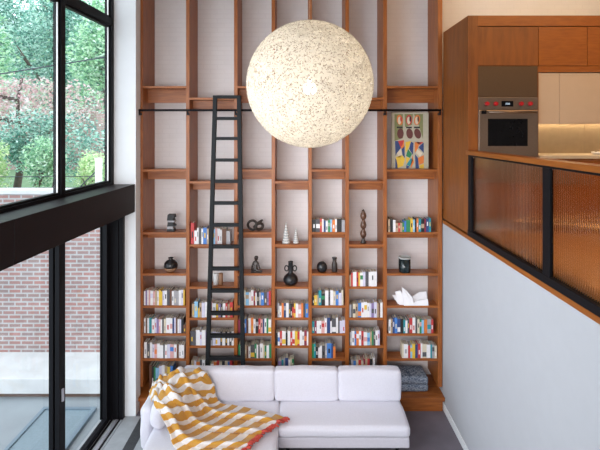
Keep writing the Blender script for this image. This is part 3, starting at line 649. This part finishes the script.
for pts, mi in [([(395, 141), (398, 141), (401, 148), (397, 153), (395.5, 156)], 0), ([(398, 141), (404, 140), (402.5, 145), (400.5, 147.5)], 2), ([(404, 140), (404.5, 147), (401, 149), (400.5, 147.5), (402.5, 145)], 3),
                ([(397, 153), (401, 148), (402, 155), (399, 158)], 4), ([(401.5, 149), (404.5, 146), (404.8, 158), (402.5, 155)], 0), ([(396, 157), (402, 155), (405, 159), (403, 166), (397.5, 168)], 1), ([(395.3, 158), (396.5, 160), (398, 168.4), (395.3, 168.4)], 0),
                ([(405.5, 142), (411, 141), (408, 149), (405.6, 153)], 1), ([(411, 141.5), (413.5, 143), (413, 155), (409, 149)], 0), ([(408, 149), (412, 154), (410, 158), (406, 156)], 5), ([(405.8, 157), (410, 158), (406.5, 164)], 1), ([(411, 158), (413, 160), (410, 166.5), (406.5, 164.5)], 8), ([(406.3, 165), (409.5, 166.6), (408, 168.4), (406, 168.4)], 0), ([(412.5, 155), (414, 162), (411, 168.4), (410.5, 166)], 3),
                ([(414.8, 142), (420, 142), (417.5, 149), (414.8, 153)], 3), ([(416, 142), (423.5, 142), (420, 145)], 2), ([(423.6, 142.5), (423.8, 153), (418.5, 147.5), (420.5, 145)], 0), ([(417.5, 149), (422.5, 153), (420, 157), (416, 153)], 4), ([(415, 154), (418, 158), (419, 168.4), (415.5, 168.4)], 0), ([(418, 158), (423.8, 155), (423.8, 163), (419, 165)], 3), ([(419.4, 165.5), (423.8, 163.5), (423.8, 168.4), (420, 168.4)], 1)]:
    sh_(pts, mi, 1)
art.build('painted_shapes', AM, t)
# stacked floor cushions
m, tt, bb = nm('denim_weave'); setp(bb, rough=0.9)
nz = tt.nodes.new('ShaderNodeTexNoise'); nz.inputs['Scale'].default_value = 45; nz.inputs['Detail'].default_value = 8
mp = tt.nodes.new('ShaderNodeMapping'); mp.inputs['Scale'].default_value = (1, 1, 3.5); tc = tt.nodes.new('ShaderNodeTexCoord')
rr = tt.nodes.new('ShaderNodeValToRGB'); rr.color_ramp.elements[0].position = .42; rr.color_ramp.elements[1].position = .6
rr.color_ramp.elements[0].color = (0.07, 0.10, 0.16, 1); rr.color_ramp.elements[1].color = (0.36, 0.40, 0.46, 1)
tt.links.new(tc.outputs['Object'], mp.inputs[0]); tt.links.new(mp.outputs[0], nz.inputs['Vector']); tt.links.new(nz.outputs['Fac'], rr.inputs[0]); tt.links.new(rr.outputs[0], bb.inputs['Base Color'])
M['denim'] = m
def pillow(x0, x1, y0, y1, z0, z1, r, puff=0.0, n=14, wr=0.0, seed=0, shear=0.0):
    """a soft rounded block"""
    mb = MB(); c = Vector(((x0 + x1) / 2, (y0 + y1) / 2, (z0 + z1) / 2)); h = Vector(((x1 - x0) / 2, (y1 - y0) / 2, (z1 - z0) / 2)); r = min(r, min(h) * 0.98)
    idx = {}
    def vert(a, b, cc):
        key = (round(a, 5), round(b, 5), round(cc, 5))
        if key in idx: return idx[key]
        def sp(t_, hh):           # denser near the edges
            d = hh * t_; return d
        p = Vector((sp(a, h.x), sp(b, h.y), sp(cc, h.z)))
        inn = Vector([max(-(h[i] - r), min(h[i] - r, p[i])) for i in range(3)])
        d = p - inn
        if d.length > 1e-7: p = inn + d.normalized() * r
        ua, ub, uc = 1 - a * a, 1 - b * b, 1 - cc * cc
        mx = max(abs(a), abs(b), abs(cc))
        if abs(cc) == mx: p.z += math.copysign(puff * ua * ub, cc)
        elif abs(b) == mx: p.y += math.copysign(puff * ua * uc, b)
        else: p.x += math.copysign(puff * ub * uc, a)
        q_ = c + p
        if wr: q_ += Vector((noise.noise(q_ * 5 + Vector((seed, 0, 0))), noise.noise(q_ * 5 + Vector((0, seed, 7))), noise.noise(q_ * 5 + Vector((3, 0, seed))))) * wr
        q_.y += shear * (p.z + h.z)
        idx[key] = len(mb.v); mb.v.append(tuple(q_)); return idx[key]
    g = [-1, -.97, -.93, -.87] + [-.8 + 1.6 * i / (n - 1) for i in range(n)] + [.87, .93, .97, 1]
    for ax in range(3):
        for sg in (-1, 1):
            for i in range(len(g) - 1):
                for k in range(len(g) - 1):
                    q4 = []
                    for a, b in ((g[i], g[k]), (g[i + 1], g[k]), (g[i + 1], g[k + 1]), (g[i], g[k + 1])):
                        l = [0, 0, 0]; l[ax] = sg; l[(ax + 1) % 3] = a; l[(ax + 2) % 3] = b; q4.append(vert(*l))
                    mb.f.append(q4); mb.m.append(0); mb.sm.append(True)
    return mb
z = DECK + 0.0005
h1 = 0.105
for i, lb_ in enumerate(('lower blue and white woven floor cushion on the bookcase deck', 'upper blue and white woven floor cushion lying on another cushion')):
    o = pillow(1.20, 1.865, 6.535, 6.90, z + i * (h1 + .004), z + i * (h1 + .004) + h1, 0.03, 0.004, 10, 0.006, i).build('floor_cushion', M['denim'], loc=(1.53, 6.72, z + i * h1))
    tag(o, lb_, 'cushion', 'floor cushions on the bookcase deck')

# ------------------------------------------------------------------ sofa
sf = thing('sectional_sofa', 'white upholstered sectional sofa in front of the bookcase', 'sofa', (0, 5.7, 0))
SEAT = 0.43
q = pillow(-0.27, 1.33, 5.49, 6.17, 0.15, 0.285, 0.02, 0, 8); q.build('base', M['sofa2'], sf)
pillow(-1.76, -0.26, 4.3, 6.17, 0.15, 0.285, 0.02, 0, 8).build('base', M['sofa2'], sf)
pillow(-1.75, 1.30, 6.10, 6.185, 0.20, 0.66, 0.03, 0, 8).build('backrest', M['sofa'], sf)
pillow(-1.935, -1.785, 5.46, 6.185, 0.13, 0.66, 0.06, 0.008, 14, 0.02, 4).build('armrest', M['sofa'], sf)
pillow(-0.262, 1.335, 5.455, 6.10, 0.29, SEAT, 0.05, 0.012, 16, 0.006, 1).build('seat_cushion', M['sofa'], sf)
pillow(-1.775, -0.268, 4.28, 6.10, 0.29, SEAT, 0.05, 0.010, 18, 0.006, 2).build('seat_cushion', M['sofa'], sf)
for i, (a, b) in enumerate(((-1.56, -0.338), (-0.333, 0.505), (0.510, 1.335))):
    pillow(a, b, 5.955, 6.125, SEAT + 0.004, 0.825, 0.036, 0.014, 14, 0.010, 5 + i, 0.08).build('back_cushion', M['sofa'], sf)
pillow(-1.79, -1.60, 5.36, 5.93, SEAT + 0.004, 0.76, 0.085, 0.012, 14, 0.02, 9).build('back_cushion', M['sofa'], sf)
for x, y in ((1.2, 5.6), (1.2, 6.05), (-0.15, 5.6), (-1.7, 6.05), (-1.7, 4.45), (-0.4, 4.45)):
    MB().lathe(x, y, [(0.02, 0), (0.025, 0.155)], 12).build('leg', M['black'], sf)

sf.location.y -= 0.04
# ------------------------------------------------------------------ throw blanket: a net of points laid over the sofa corner
def pt(px, py, z): # the point seen at (px, py) that lies at height z
    y = (EYE - z) * F / (py - 131); return Vector(((px - 300) / F * y, y, z))
NET = [  # along the blanket; each row runs from the back edge to the front edge
 [pt(196, 369.5, .850), pt(181, 371, .86), pt(165, 377, .84), pt(155, 383, .78), pt(150, 392, .68)],
 [pt(206, 373, .855), pt(190, 378, .875), pt(172, 386, .865), pt(159, 391, .83), pt(151, 399, .72)],
 [pt(213, 386, .70), pt(198, 389, .76), pt(181, 396, .83), pt(165, 402, .835), pt(155, 407, .78)],
 [pt(216, 398, .55), pt(205, 402, .58), pt(192, 407, .64), pt(177, 413, .72), pt(162, 418, .74)],
 [pt(222, 404.5, .470), pt(213, 410, .475), pt(200, 418, .49), pt(184, 426, .54), pt(169, 433, .60)],
 [pt(234, 406.5, .462), pt(224, 414, .462), pt(210, 424, .466), pt(193, 435, .48), pt(173, 446, .50)],
 [pt(248, 409.5, .462), pt(238, 417, .462), pt(224, 428, .462), pt(206, 441, .465), pt(184, 456, .47)],
 [pt(266, 413.5, .462), pt(256, 421, .462), pt(242, 431, .462), pt(226, 444, .462), pt(206, 460, .465)],
 [pt(284.5, 419, .455), pt(274, 425, .462), pt(261, 434, .462), pt(248, 445, .462), pt(232, 461, .462)],
]
def cr(p0, p1, p2, p3, t): return 0.5 * ((2 * p1) + (p2 - p0) * t + (2 * p0 - 5 * p1 + 4 * p2 - p3) * t * t + (3 * p1 - p0 - 3 * p2 + p3) * t ** 3)
def spl(ps, u):
    n = len(ps) - 1; u = max(0, min(n - 1e-6, u * n)); i = int(u); t_ = u - i
    g = lambda k: ps[k] if 0 <= k <= n else (2 * ps[0] - ps[1] if k < 0 else 2 * ps[n] - ps[n - 1])
    return cr(g(i - 1), g(i), g(i + 1), g(i + 2), t_)
NU, NV = 120, 110
mb = MB(); uv = []
for i in range(NU + 1):
    u = i / NU; rows = [spl([NET[r][c] for r in range(len(NET))], u) for c in range(5)]
    for k in range(NV + 1):
        w_ = k / NV; p = spl(rows, w_)
        # long folds running along the blanket on the seat, crumples at the corner
        fo = 0.0
        wq = w_ + 0.035 * math.sin(7 * u + 1) + 0.10 * (u - 0.7)
        strip = 0
        for c_ in (0.30, 0.58, 0.84):
            e_ = wq - c_; fo += 0.10 * math.exp(-abs(min(0, e_)) / 0.10) * (1 if e_ < 0 else math.exp(-(e_ / 0.022) ** 2))
            strip += 1 / (1 + math.exp(-max(-40, min(40, e_ * 160))))
        fo *= (0.25 + 0.75 * min(1, max(0, (u - 0.25) / 0.2))) * min(1, (1 - u) * 8 + 0.5)
        cr_ = noise.noise(Vector((u * 12, w_ * 6, 2.0))) * 0.085 + abs(noise.noise(Vector((u * 17, w_ * 9, 5.0)))) * 0.09 - 0.02
        cr_ *= max(0.08, min(1, 1.5 - u * 2.6))
        cr_ = max(cr_, -0.006)
        p = p + Vector((0.45 * fo, -0.85 * fo, fo + cr_ + 0.008))
        p.z = max(p.z, 0.452) if u > 0.45 else p.z
        mb.v.append(tuple(p)); uv.append((u + 0.05 * strip + noise.noise(Vector((u * 6, w_ * 5, 8))) * 0.055 * max(0.10, 1 - 1.8 * u), w_))
for i in range(NU):
    for k in range(NV):
        a = i * (NV + 1) + k; mb.f.append([a, a + 1, a + NV + 2, a + NV + 1]); mb.m.append(0); mb.sm.append(True)
m, tt, bb = nm('striped_wool'); setp(bb, rough=0.95, sheen=0.2)
uvn = tt.nodes.new('ShaderNodeUVMap'); sp = tt.nodes.new('ShaderNodeSeparateXYZ'); tt.links.new(uvn.outputs[0], sp.inputs[0])
def math_(op, a, b=None):
    n_ = tt.nodes.new('ShaderNodeMath'); n_.operation = op
    for i, v_ in enumerate((a, b)):
        if v_ is None: continue
        if isinstance(v_, (int, float)): n_.inputs[i].default_value = v_
        else: tt.links.new(v_, n_.inputs[i])
    return n_.outputs[0]
fr = math_('FRACT', math_('MULTIPLY', sp.outputs['X'], 9.0)); st_ = math_('GREATER_THAN', fr, 0.46)
wv = tt.nodes.new('ShaderNodeTexNoise'); wv.inputs['Scale'].default_value = 120; tt.links.new(uvn.outputs[0], wv.inputs['Vector'])
cw = tt.nodes.new('ShaderNodeMixRGB'); cw.inputs[1].default_value = (0.80, 0.77, 0.76, 1); cw.inputs[2].default_value = (0.60, 0.30, 0.035, 1); tt.links.new(st_, cw.inputs[0])
ml = tt.nodes.new('ShaderNodeMixRGB'); ml.blend_type = 'MULTIPLY'; ml.inputs[0].default_value = 0.25; tt.links.new(cw.outputs[0], ml.inputs[1]); tt.links.new(wv.outputs['Fac'], ml.inputs[2])
tt.links.new(ml.outputs[0], bb.inputs['Base Color'])
th = thing('throw_blanket', 'mustard and white striped throw blanket draped over the sofa corner', 'blanket', tuple(NET[4][2]))
cl = mb.build('cloth', m, th)
ul = cl.data.uv_layers.new(name='UVMap')
for l in cl.data.loops: ul.data[l.index].uv = uv[l.vertex_index]
so = cl.modifiers.new('thick', 'SOLIDIFY'); so.thickness = 0.012; so.offset = 1
fr_ = MB(); rf = random.Random(5)
for k in range(46):
    p = Vector(mb.v[NU * (NV + 1) + min(NV, int(k / 46 * NV))]); d = (p - Vector(mb.v[(NU - 4) * (NV + 1) + min(NV, int(k / 46 * NV))])).normalized()
    d.z = 0; d.normalize(); e = p + d * rf.uniform(.05, .07) + Vector((rf.uniform(-.012, .012), rf.uniform(-.012, .012), 0))
    p.z += 0.006
    fr_.tube([p, (p + e) / 2 + Vector((0, 0, .006)), Vector((e.x, e.y, max(0.449, p.z - 0.012)))], [.014, .013, .009], 6)
fo = fr_.build('fringe', solid('red_fringe', (0.52, 0.07, 0.05), 0.9), th); fo['label'] = 'red tasselled edge of the throw'

# ------------------------------------------------------------------ kitchen beyond the half wall
CY = 5.534                       # front of the cupboards
KX = lambda px, y=CY: (px - 300) / F * y
KZ = lambda py, y=CY: EYE - (py - 131) / F * y
KT = KZ(15.5)
x_f0, x_f1, x_o1, x_c2, x_c3 = XR, KX(478), KX(539), KX(588), 5.2
ZK = 2.78
hou = t = thing('oven_housing', 'tall amber wood cupboard housing the wall oven, beside the bookcase', 'cupboard', (x_f0, CY, 2.74))
B(x_f0, x_f0 + 0.03, CY, 6.49, 2.74, KT).build('side_panel', M['kwood'], t, bevel=0.002)
B(x_f0 + 0.03, x_f1, CY, CY + 0.03, ZK, KT).build('stile', M['kwood'], t)
B(x_f1, x_o1, CY + 0.58, CY + 0.6, ZK, KT - 0.13).build('rear_panel', M['kwood'], t)
B(x_o1 - 0.012, x_o1, CY + 0.012, CY + 0.58, ZK, KZ(66)).build('divider_panel', M['kwood'], t)
B(x_f1 + 0.002, x_o1 - 0.004, CY + 0.012, CY + 0.032, KZ(65.5), KZ(26.5)).build('door', M['kwood'], t, bevel=0.001)
B(x_f1, x_o1 - 0.012, CY + 0.05, CY + 0.07, ZK, ZK + 0.1).build('plinth', M['kwood'], t)
B(x_f1 + 0.002, x_o1 - 0.014, CY + 0.012, CY + 0.032, ZK + 0.1, 3.36).build('drawer_front', M['kwood'], t, bevel=0.001)
t = thing('cupboard_surround', 'long amber wood canopy above the upper cupboards beside the oven housing', 'cupboard', (3.5, CY, KT))
B(x_f1, x_o1, CY, CY + 0.05, KZ(25.8), KT).build('fascia', M['kwoodh'], hou)
B(x_f0 + 0.03, x_o1, CY + 0.05, CY + 0.58, KT - 0.04, KT).build('top_board', M['kwoodh'], hou)
B(x_o1, x_c3, CY, CY + 0.05, KZ(25.8), KT).build('fascia', M['kwoodh'], t)
B(x_o1, x_c3, CY + 0.05, CY + 0.64, KT - 0.04, KT).build('top_board', M['kwoodh'], t)
t = thing('upper_cupboard', 'square amber wood upper cupboard next to the oven housing', 'cupboard', (3.2, CY, KZ(66)), 'amber upper cupboards')
B(x_o1, x_c2, CY + 0.034, CY + 0.58, KZ(66), KZ(26.5)).build('carcass', M['kwoodh'], t)
B(x_o1 + 0.002, x_c2 - 0.003, CY + 0.012, CY + 0.032, KZ(65.5), KZ(26.5)).build('door', M['kwoodh'], t, bevel=0.001)
t = thing('upper_cupboard', 'amber wood upper cupboard cut off by the edge of the photo', 'cupboard', (4, CY, KZ(66)), 'amber upper cupboards')
B(x_c2, x_c3, CY + 0.034, CY + 0.58, KZ(66), KZ(26.5)).build('carcass', M['kwoodh'], t)
B(x_c2 + 0.003, x_c3, CY + 0.012, CY + 0.032, KZ(65.5), KZ(26.5)).build('door', M['kwoodh'], t, bevel=0.001)
xb = KX(561)
t = thing('wall_cupboard', 'narrow beige wall cupboard right beside the oven', 'cupboard', (3, CY, KZ(124)), 'beige wall cupboards')
B(x_o1 + 0.004, xb - 0.002, CY + 0.05, CY + 0.40, KZ(124) + 0.03, KZ(72.2)).build('carcass', M['beige'], t)
B(x_o1 + 0.004, xb - 0.002, CY + 0.028, CY + 0.049, KZ(124), KZ(72.6)).build('door', M['beige'], t, bevel=0.001)
t = thing('wall_cupboard', 'wide beige wall cupboard above the lit backsplash', 'cupboard', (4, CY, KZ(124)), 'beige wall cupboards')
B(xb + 0.002, x_c3, CY + 0.05, CY + 0.40, KZ(124) + 0.03, KZ(72.2)).build('carcass', M['beige'], t)
B(xb + 0.002, x_c3, CY + 0.028, CY + 0.049, KZ(124), KZ(72.6)).build('door', M['beige'], t, bevel=0.001)
t = thing('trim_4', 'amber wood rail between the upper and the beige cupboards', 'trim', (3.5, CY, KZ(72)), None, 'structure')
B(x_o1, x_c3, CY + 0.012, CY + 0.58, KZ(72), KZ(66.2)).build('rail', M['kwoodh'], t)
t = thing('backsplash', 'satin metal backsplash glowing under the beige wall cupboards', 'backsplash', (3.5, CY + .58, 3.7), None, 'structure')
for a, b in ((x_o1 + .002, KX(584, CY + .58)), (KX(584, CY + .58) + .003, x_c3)): B(a, b, CY + 0.58, CY + 0.595, 3.70, KZ(72)).build('panel', M['splash'], t)
t = thing('cupboard_light', 'slim warm light strip under the beige wall cupboards', 'light', (3.5, CY + .5, KZ(124)))
B(x_o1 + .02, x_c3, CY + 0.36, CY + 0.40, KZ(124) + 0.012, KZ(124) + 0.018).build('diffuser', M['led'], t)
B(x_o1 + .02, x_c3, CY + 0.35, CY + 0.40, KZ(124) + 0.018, KZ(124) + 0.029).build('channel', M['steel'], t)
t = thing('worktop', 'pale stone kitchen worktop in front of the backsplash', 'worktop', (3.5, CY, 3.66))
B(x_o1 + .002, x_c3, CY - 0.02, CY + 0.58, 3.66, 3.70).build('slab', M['counter'], t, bevel=0.003)
for i, (a, b, lb_) in enumerate(((x_o1 + .002, 3.62, 'amber base cupboard under the worktop next to the oven'), (3.62, 4.4, 'amber base cupboard under the worktop, second from the oven'), (4.4, x_c3, 'amber base cupboard under the worktop, third from the oven'))):
    t = thing('base_cupboard', lb_, 'cupboard', ((a + b) / 2, CY, ZK), 'amber base cupboards')
    B(a, b, CY + 0.065, CY + 0.58, ZK, ZK + .1).build('plinth', M['kwoodh'], t)
    B(a, b, CY + 0.03, CY + 0.58, ZK + .1, 3.66).build('carcass', M['kwoodh'], t)
    B(a + .003, b - .003, CY + 0.008, CY + 0.029, ZK + .1, 3.40).build('door', M['kwoodh'], t, bevel=0.001)
    B(a + .003, b - .003, CY + 0.008, CY + 0.029, 3.405, 3.64).build('drawer', M['kwoodh'], t, bevel=0.001)
t = thing('plinth_fill_light', 'added warm fill strip along the foot of the amber base cupboards', 'light', (3.5, CY + .04, ZK + .07))  # invented strip, added to brighten the floor and cupboards behind the ribbed glass
B(x_o1 + .02, x_c3, CY + 0.034, CY + 0.06, ZK + .07, ZK + .09).build('channel', M['steel'], t)
B(x_o1 + .02, x_c3, CY + 0.030, CY + 0.034, ZK + .073, ZK + .087).build('diffuser', M['plinthfill'], t)
t = thing('countertop_tray', 'small pale dish on the worktop at the edge of the photo', 'dish', (KX(598.5, CY + .2), CY + .2, 3.7005))
MB().lathe(KX(598.5, CY + .2), CY + .2, [(0.05, 3.7005), (0.075, 3.715), (0.08, 3.735), (0.074, 3.735), (0.05, 3.712)], 24).build('dish_body', M['ceramic_white'], t)
MB().tube([(KX(598.5, CY + .2) - .05, CY + .2, 3.73), (KX(598.5, CY + .2), CY + .17, 3.76), (KX(598.5, CY + .2) + .05, CY + .2, 3.73)], .006, 8).build('handle', M['steel'], t)

t = thing('cove_light', 'warm light strip on top of the cupboard canopy, washing the painted brick', 'light', (3.5, CY + .5, KT))
B(x_f0 + .1, x_c3, CY + 0.50, CY + 0.56, KT + 0.0005, KT + 0.02).build('channel', M['steel'], t)
B(x_f0 + .1, x_c3, CY + 0.505, CY + 0.555, KT + 0.02, KT + 0.026).build('diffuser', M['cove'], t)
# wall oven
ov_ = thing('wall_oven', 'built-in steel wall oven with red knobs in the amber housing', 'oven', ((x_f1 + x_o1) / 2, CY, 3.37))
xa, xz = x_f1 + .004, x_o1 - .016
B(xa, xz, CY + .02, CY + .57, 3.37, KZ(66.2)).build('body', M['steeld'], ov_)
B(xa, xz, CY + .004, CY + .02, KZ(96.6), KZ(66.2)).build('upper_panel', M['steeld'], ov_, bevel=0.002)
cp = B(xa, xz, CY - .006, CY + .02, KZ(109.8), KZ(97.2)).build('control_panel', M['steel'], ov_, bevel=0.002)
zk = KZ(103.8)
for px in (486.3, 495, 520.3, 529.3):
    x = KX(px); kn = MB(); kn.tube([(x, CY - .006, zk), (x, CY - .032, zk), (x, CY - .05, zk)], [.027, .026, .021], 20); k_ = kn.build('knob', M['knob'], cp)
    r_ = MB(); r_.tube([(x, CY - .006, zk), (x, CY - .012, zk)], .033, 20); r_.build('knob_ring', M['steel'], cp)
dp = B(KX(501.2), KX(513), CY - .009, CY - .006, KZ(106.6), KZ(101)).build('display', M['dglass'], cp)
q = MB()   # clock digits 2:00
def seg(x, z, on):
    w_, h_ = .012, .022; th_ = .003
    S_ = {'a': (x, x + w_, z + h_ - th_, z + h_), 'g': (x, x + w_, z + h_ / 2 - th_ / 2, z + h_ / 2 + th_ / 2), 'd': (x, x + w_, z, z + th_), 'f': (x, x + th_, z + h_ / 2, z + h_), 'b': (x + w_ - th_, x + w_, z + h_ / 2, z + h_), 'e': (x, x + th_, z, z + h_ / 2), 'c': (x + w_ - th_, x + w_, z, z + h_ / 2)}
    for s_ in on: a, b, c, d = S_[s_]; q.box(a, b, CY - .0105, CY - .009, c, d)
xd = KX(505.3)
seg(xd, zk - .011, 'abged'); seg(xd + .02, zk - .011, 'abcdef'); seg(xd + .038, zk - .011, 'abcdef'); q.build('digits', M['disp'], dp)
dr = B(xa, xz, CY - .014, CY + .02, 3.37, KZ(110.2)).build('oven_door', M['steel'], ov_, bevel=0.006)
B(KX(487.4), KX(527), CY - .017, CY - .0138, KZ(146), KZ(118.8)).build('oven_window', M['dglass'], dr)
B(KX(481), KX(486), CY - .019, CY - .014, KZ(114), KZ(110.5)).build('badge', M['dglass'], dr)
hh = MB(); zh = KZ(112.4); hh.tube([(KX(486.5), CY - .065, zh), (KX(534), CY - .065, zh)], .013, 12)
for px in (488, 532): hh.tube([(KX(px), CY - .014, zh), (KX(px), CY - .065, zh)], .009, 8)
hh.build('oven_handle', M['steel'], dr)

# ribbed glass railing on the half wall
rg = thing('glass_railing', 'black framed ribbed glass railing with wooden cap on the half wall', 'railing', (XR, 4, 2.72))
yA, yB = 1.7, CY - 0.012
B(XR - 0.035, XR + 0.10, yA, yB, 3.712, 3.76).build('handrail', M['kwoodh'], rg, bevel=0.004)
B(XR + 0.0, XR + 0.05, yA, yB, 3.69, 3.712).build('top_rail', M['black'], rg)
B(XR - 0.012, XR + 0.05, yA, yB, 2.72, 2.79).build('bottom_rail', M['black'], rg, bevel=0.003)
posts = [(yB - 0.10, yB), (3.72, 3.83), (1.9, 2.0)]
for a, b in posts: B(XR - 0.004, XR + 0.030, a, b, 2.79, 3.69).build('railing_post', M['black'], rg, bevel=0.003)
m, tt, bb = nm('ribbed_glass'); setp(bb, rough=0.10, trans=1.0, ior=1.22); bb.inputs['Base Color'].default_value = (1.0, 0.86, 0.70, 1)
for (a, b) in ((posts[1][1], posts[0][0]), (posts[2][1], posts[1][0])):
    n = int((b - a) / 0.0045); g = MB(); v_ = []; xs = []
    for i in range(n + 1):
        y = a + (b - a) * i / n; xx = XR + 0.020 - 0.004 * abs(math.sin(math.pi * (y - a) / 0.027)); v_ += [(xx, y, 2.79), (xx, y, 3.69)]
    N = len(v_)
    v_ += [(XR + 0.028, a, 2.79), (XR + 0.028, a, 3.69), (XR + 0.028, b, 2.79), (XR + 0.028, b, 3.69)]
    fs = [(2 * i, 2 * i + 2, 2 * i + 3, 2 * i + 1) for i in range(n)] + [(N, N + 1, N + 3, N + 2), (0, 1, N + 1, N), (N - 2, N + 2, N + 3, N - 1)]
    fs += [tuple([N] + [2 * i for i in range(n + 1)] + [N + 2])[::-1], tuple([N + 1] + [2 * i + 1 for i in range(n + 1)] + [N + 3])]
    g.add(v_, fs, 0, False); g.build('ribbed_pane', m, rg)

# ------------------------------------------------------------------ pendant lamp: a ball of wound threads
PC = P(309.8, 84.6, 3.75); PR = 63.3 / F * 3.75 * 1.0
pd = thing('pendant_lamp', 'large round pendant lamp of tangled cream threads lit from inside', 'lamp', tuple(PC))
m = bpy.data.materials.new('lit_thread'); m.use_nodes = True; tt = m.node_tree; tt.nodes.clear()
df = tt.nodes.new('ShaderNodeBsdfDiffuse'); tl = tt.nodes.new('ShaderNodeBsdfTranslucent'); tp = tt.nodes.new('ShaderNodeBsdfTransparent'); em = tt.nodes.new('ShaderNodeEmission')
for n_ in (df, tl): n_.inputs[0].default_value = (0.75, 0.72, 0.66, 1)
em.inputs[0].default_value = (1.0, 0.86, 0.66, 1); em.inputs[1].default_value = 0.08
m1 = tt.nodes.new('ShaderNodeMixShader'); m1.inputs[0].default_value = 0.6; m2 = tt.nodes.new('ShaderNodeMixShader'); m2.inputs[0].default_value = 0.17; ad = tt.nodes.new('ShaderNodeAddShader')
ou = tt.nodes.new('ShaderNodeOutputMaterial')
tt.links.new(df.outputs[0], m1.inputs[1]); tt.links.new(tl.outputs[0], m1.inputs[2]); tt.links.new(m1.outputs[0], ad.inputs[0]); tt.links.new(em.outputs[0], ad.inputs[1])
tt.links.new(ad.outputs[0], m2.inputs[1]); tt.links.new(tp.outputs[0], m2.inputs[2]); tt.links.new(m2.outputs[0], ou.inputs[0])
mb = MB(); rt = random.Random(21)
for k in range(720):
    ax = Vector((rt.gauss(0, 1), rt.gauss(0, 1), rt.gauss(0, 1))).normalized()
    u = ax.orthogonal().normalized(); w_ = ax.cross(u); off = rt.uniform(-0.55, 0.55); rr_ = math.sqrt(1 - off * off)
    R_ = PR * rt.uniform(0.985, 1.0); a0 = rt.uniform(0, 6.28); n = 34; ar = rt.uniform(2.0, 4.5); tw = 0.0032; vs_ = []
    for i in range(n + 1):
        a = a0 + ar * i / n; wob = 0.05 * math.sin(3 * a + k)
        d = (ax * (off + wob) + u * math.cos(a) * rr_ + w_ * math.sin(a) * rr_).normalized()
        s_ = (ax - d * ax.dot(d)).normalized(); c_ = PC + d * R_
        vs_ += [c_ - s_ * tw, c_ + s_ * tw]
    mb.add(vs_, [(2 * i, 2 * i + 1, 2 * i + 3, 2 * i + 2) for i in range(n)], 0, True)
for k in range(11000):           # short dark knots in the winding
    d = Vector((rt.gauss(0, 1), rt.gauss(0, 1), rt.gauss(0, 1))).normalized(); a = Vector((rt.gauss(0, 1), rt.gauss(0, 1), rt.gauss(0, 1))).cross(d).normalized(); b = d.cross(a)
    l_, w_ = rt.uniform(.003, .010), rt.uniform(.001, .0026); c_ = PC + d * PR * 1.003
    mb.add([c_ - a * l_ - b * w_, c_ + a * l_ - b * w_ * .4, c_ + a * l_ * .9 + b * w_, c_ - a * l_ * .9 + b * w_ * .6], [(0, 1, 2, 3)], 1)
mb.build('lamp_shade', [m, solid('thread_knot', (0.16, 0.10, 0.06), 0.9)], pd)
BC = PC + Vector((0, 0, -0.03))
q = MB(); q.lathe(BC.x, BC.y, [(0.055 * math.sin(a), BC.z - 0.055 * math.cos(a)) for a in [0.05 + i * (math.pi - 0.1) / 12 for i in range(13)]], 20); q.build('bulb', M['bulb'], pd)
MB().lathe(BC.x, BC.y, [(0.022, BC.z + .052), (0.022, BC.z + .12), (0.008, BC.z + .13)], 16).build('socket', M['ceramic_white'], pd)
MB().tube([(PC.x, PC.y, BC.z + .12), (PC.x, PC.y, 6.57)], 0.003, 8).build('cord', M['tanwood'], pd)
MB().lathe(PC.x, PC.y, [(0.06, 6.57), (0.06, 6.6)], 20).build('ceiling_rose', M['postw'], pd)
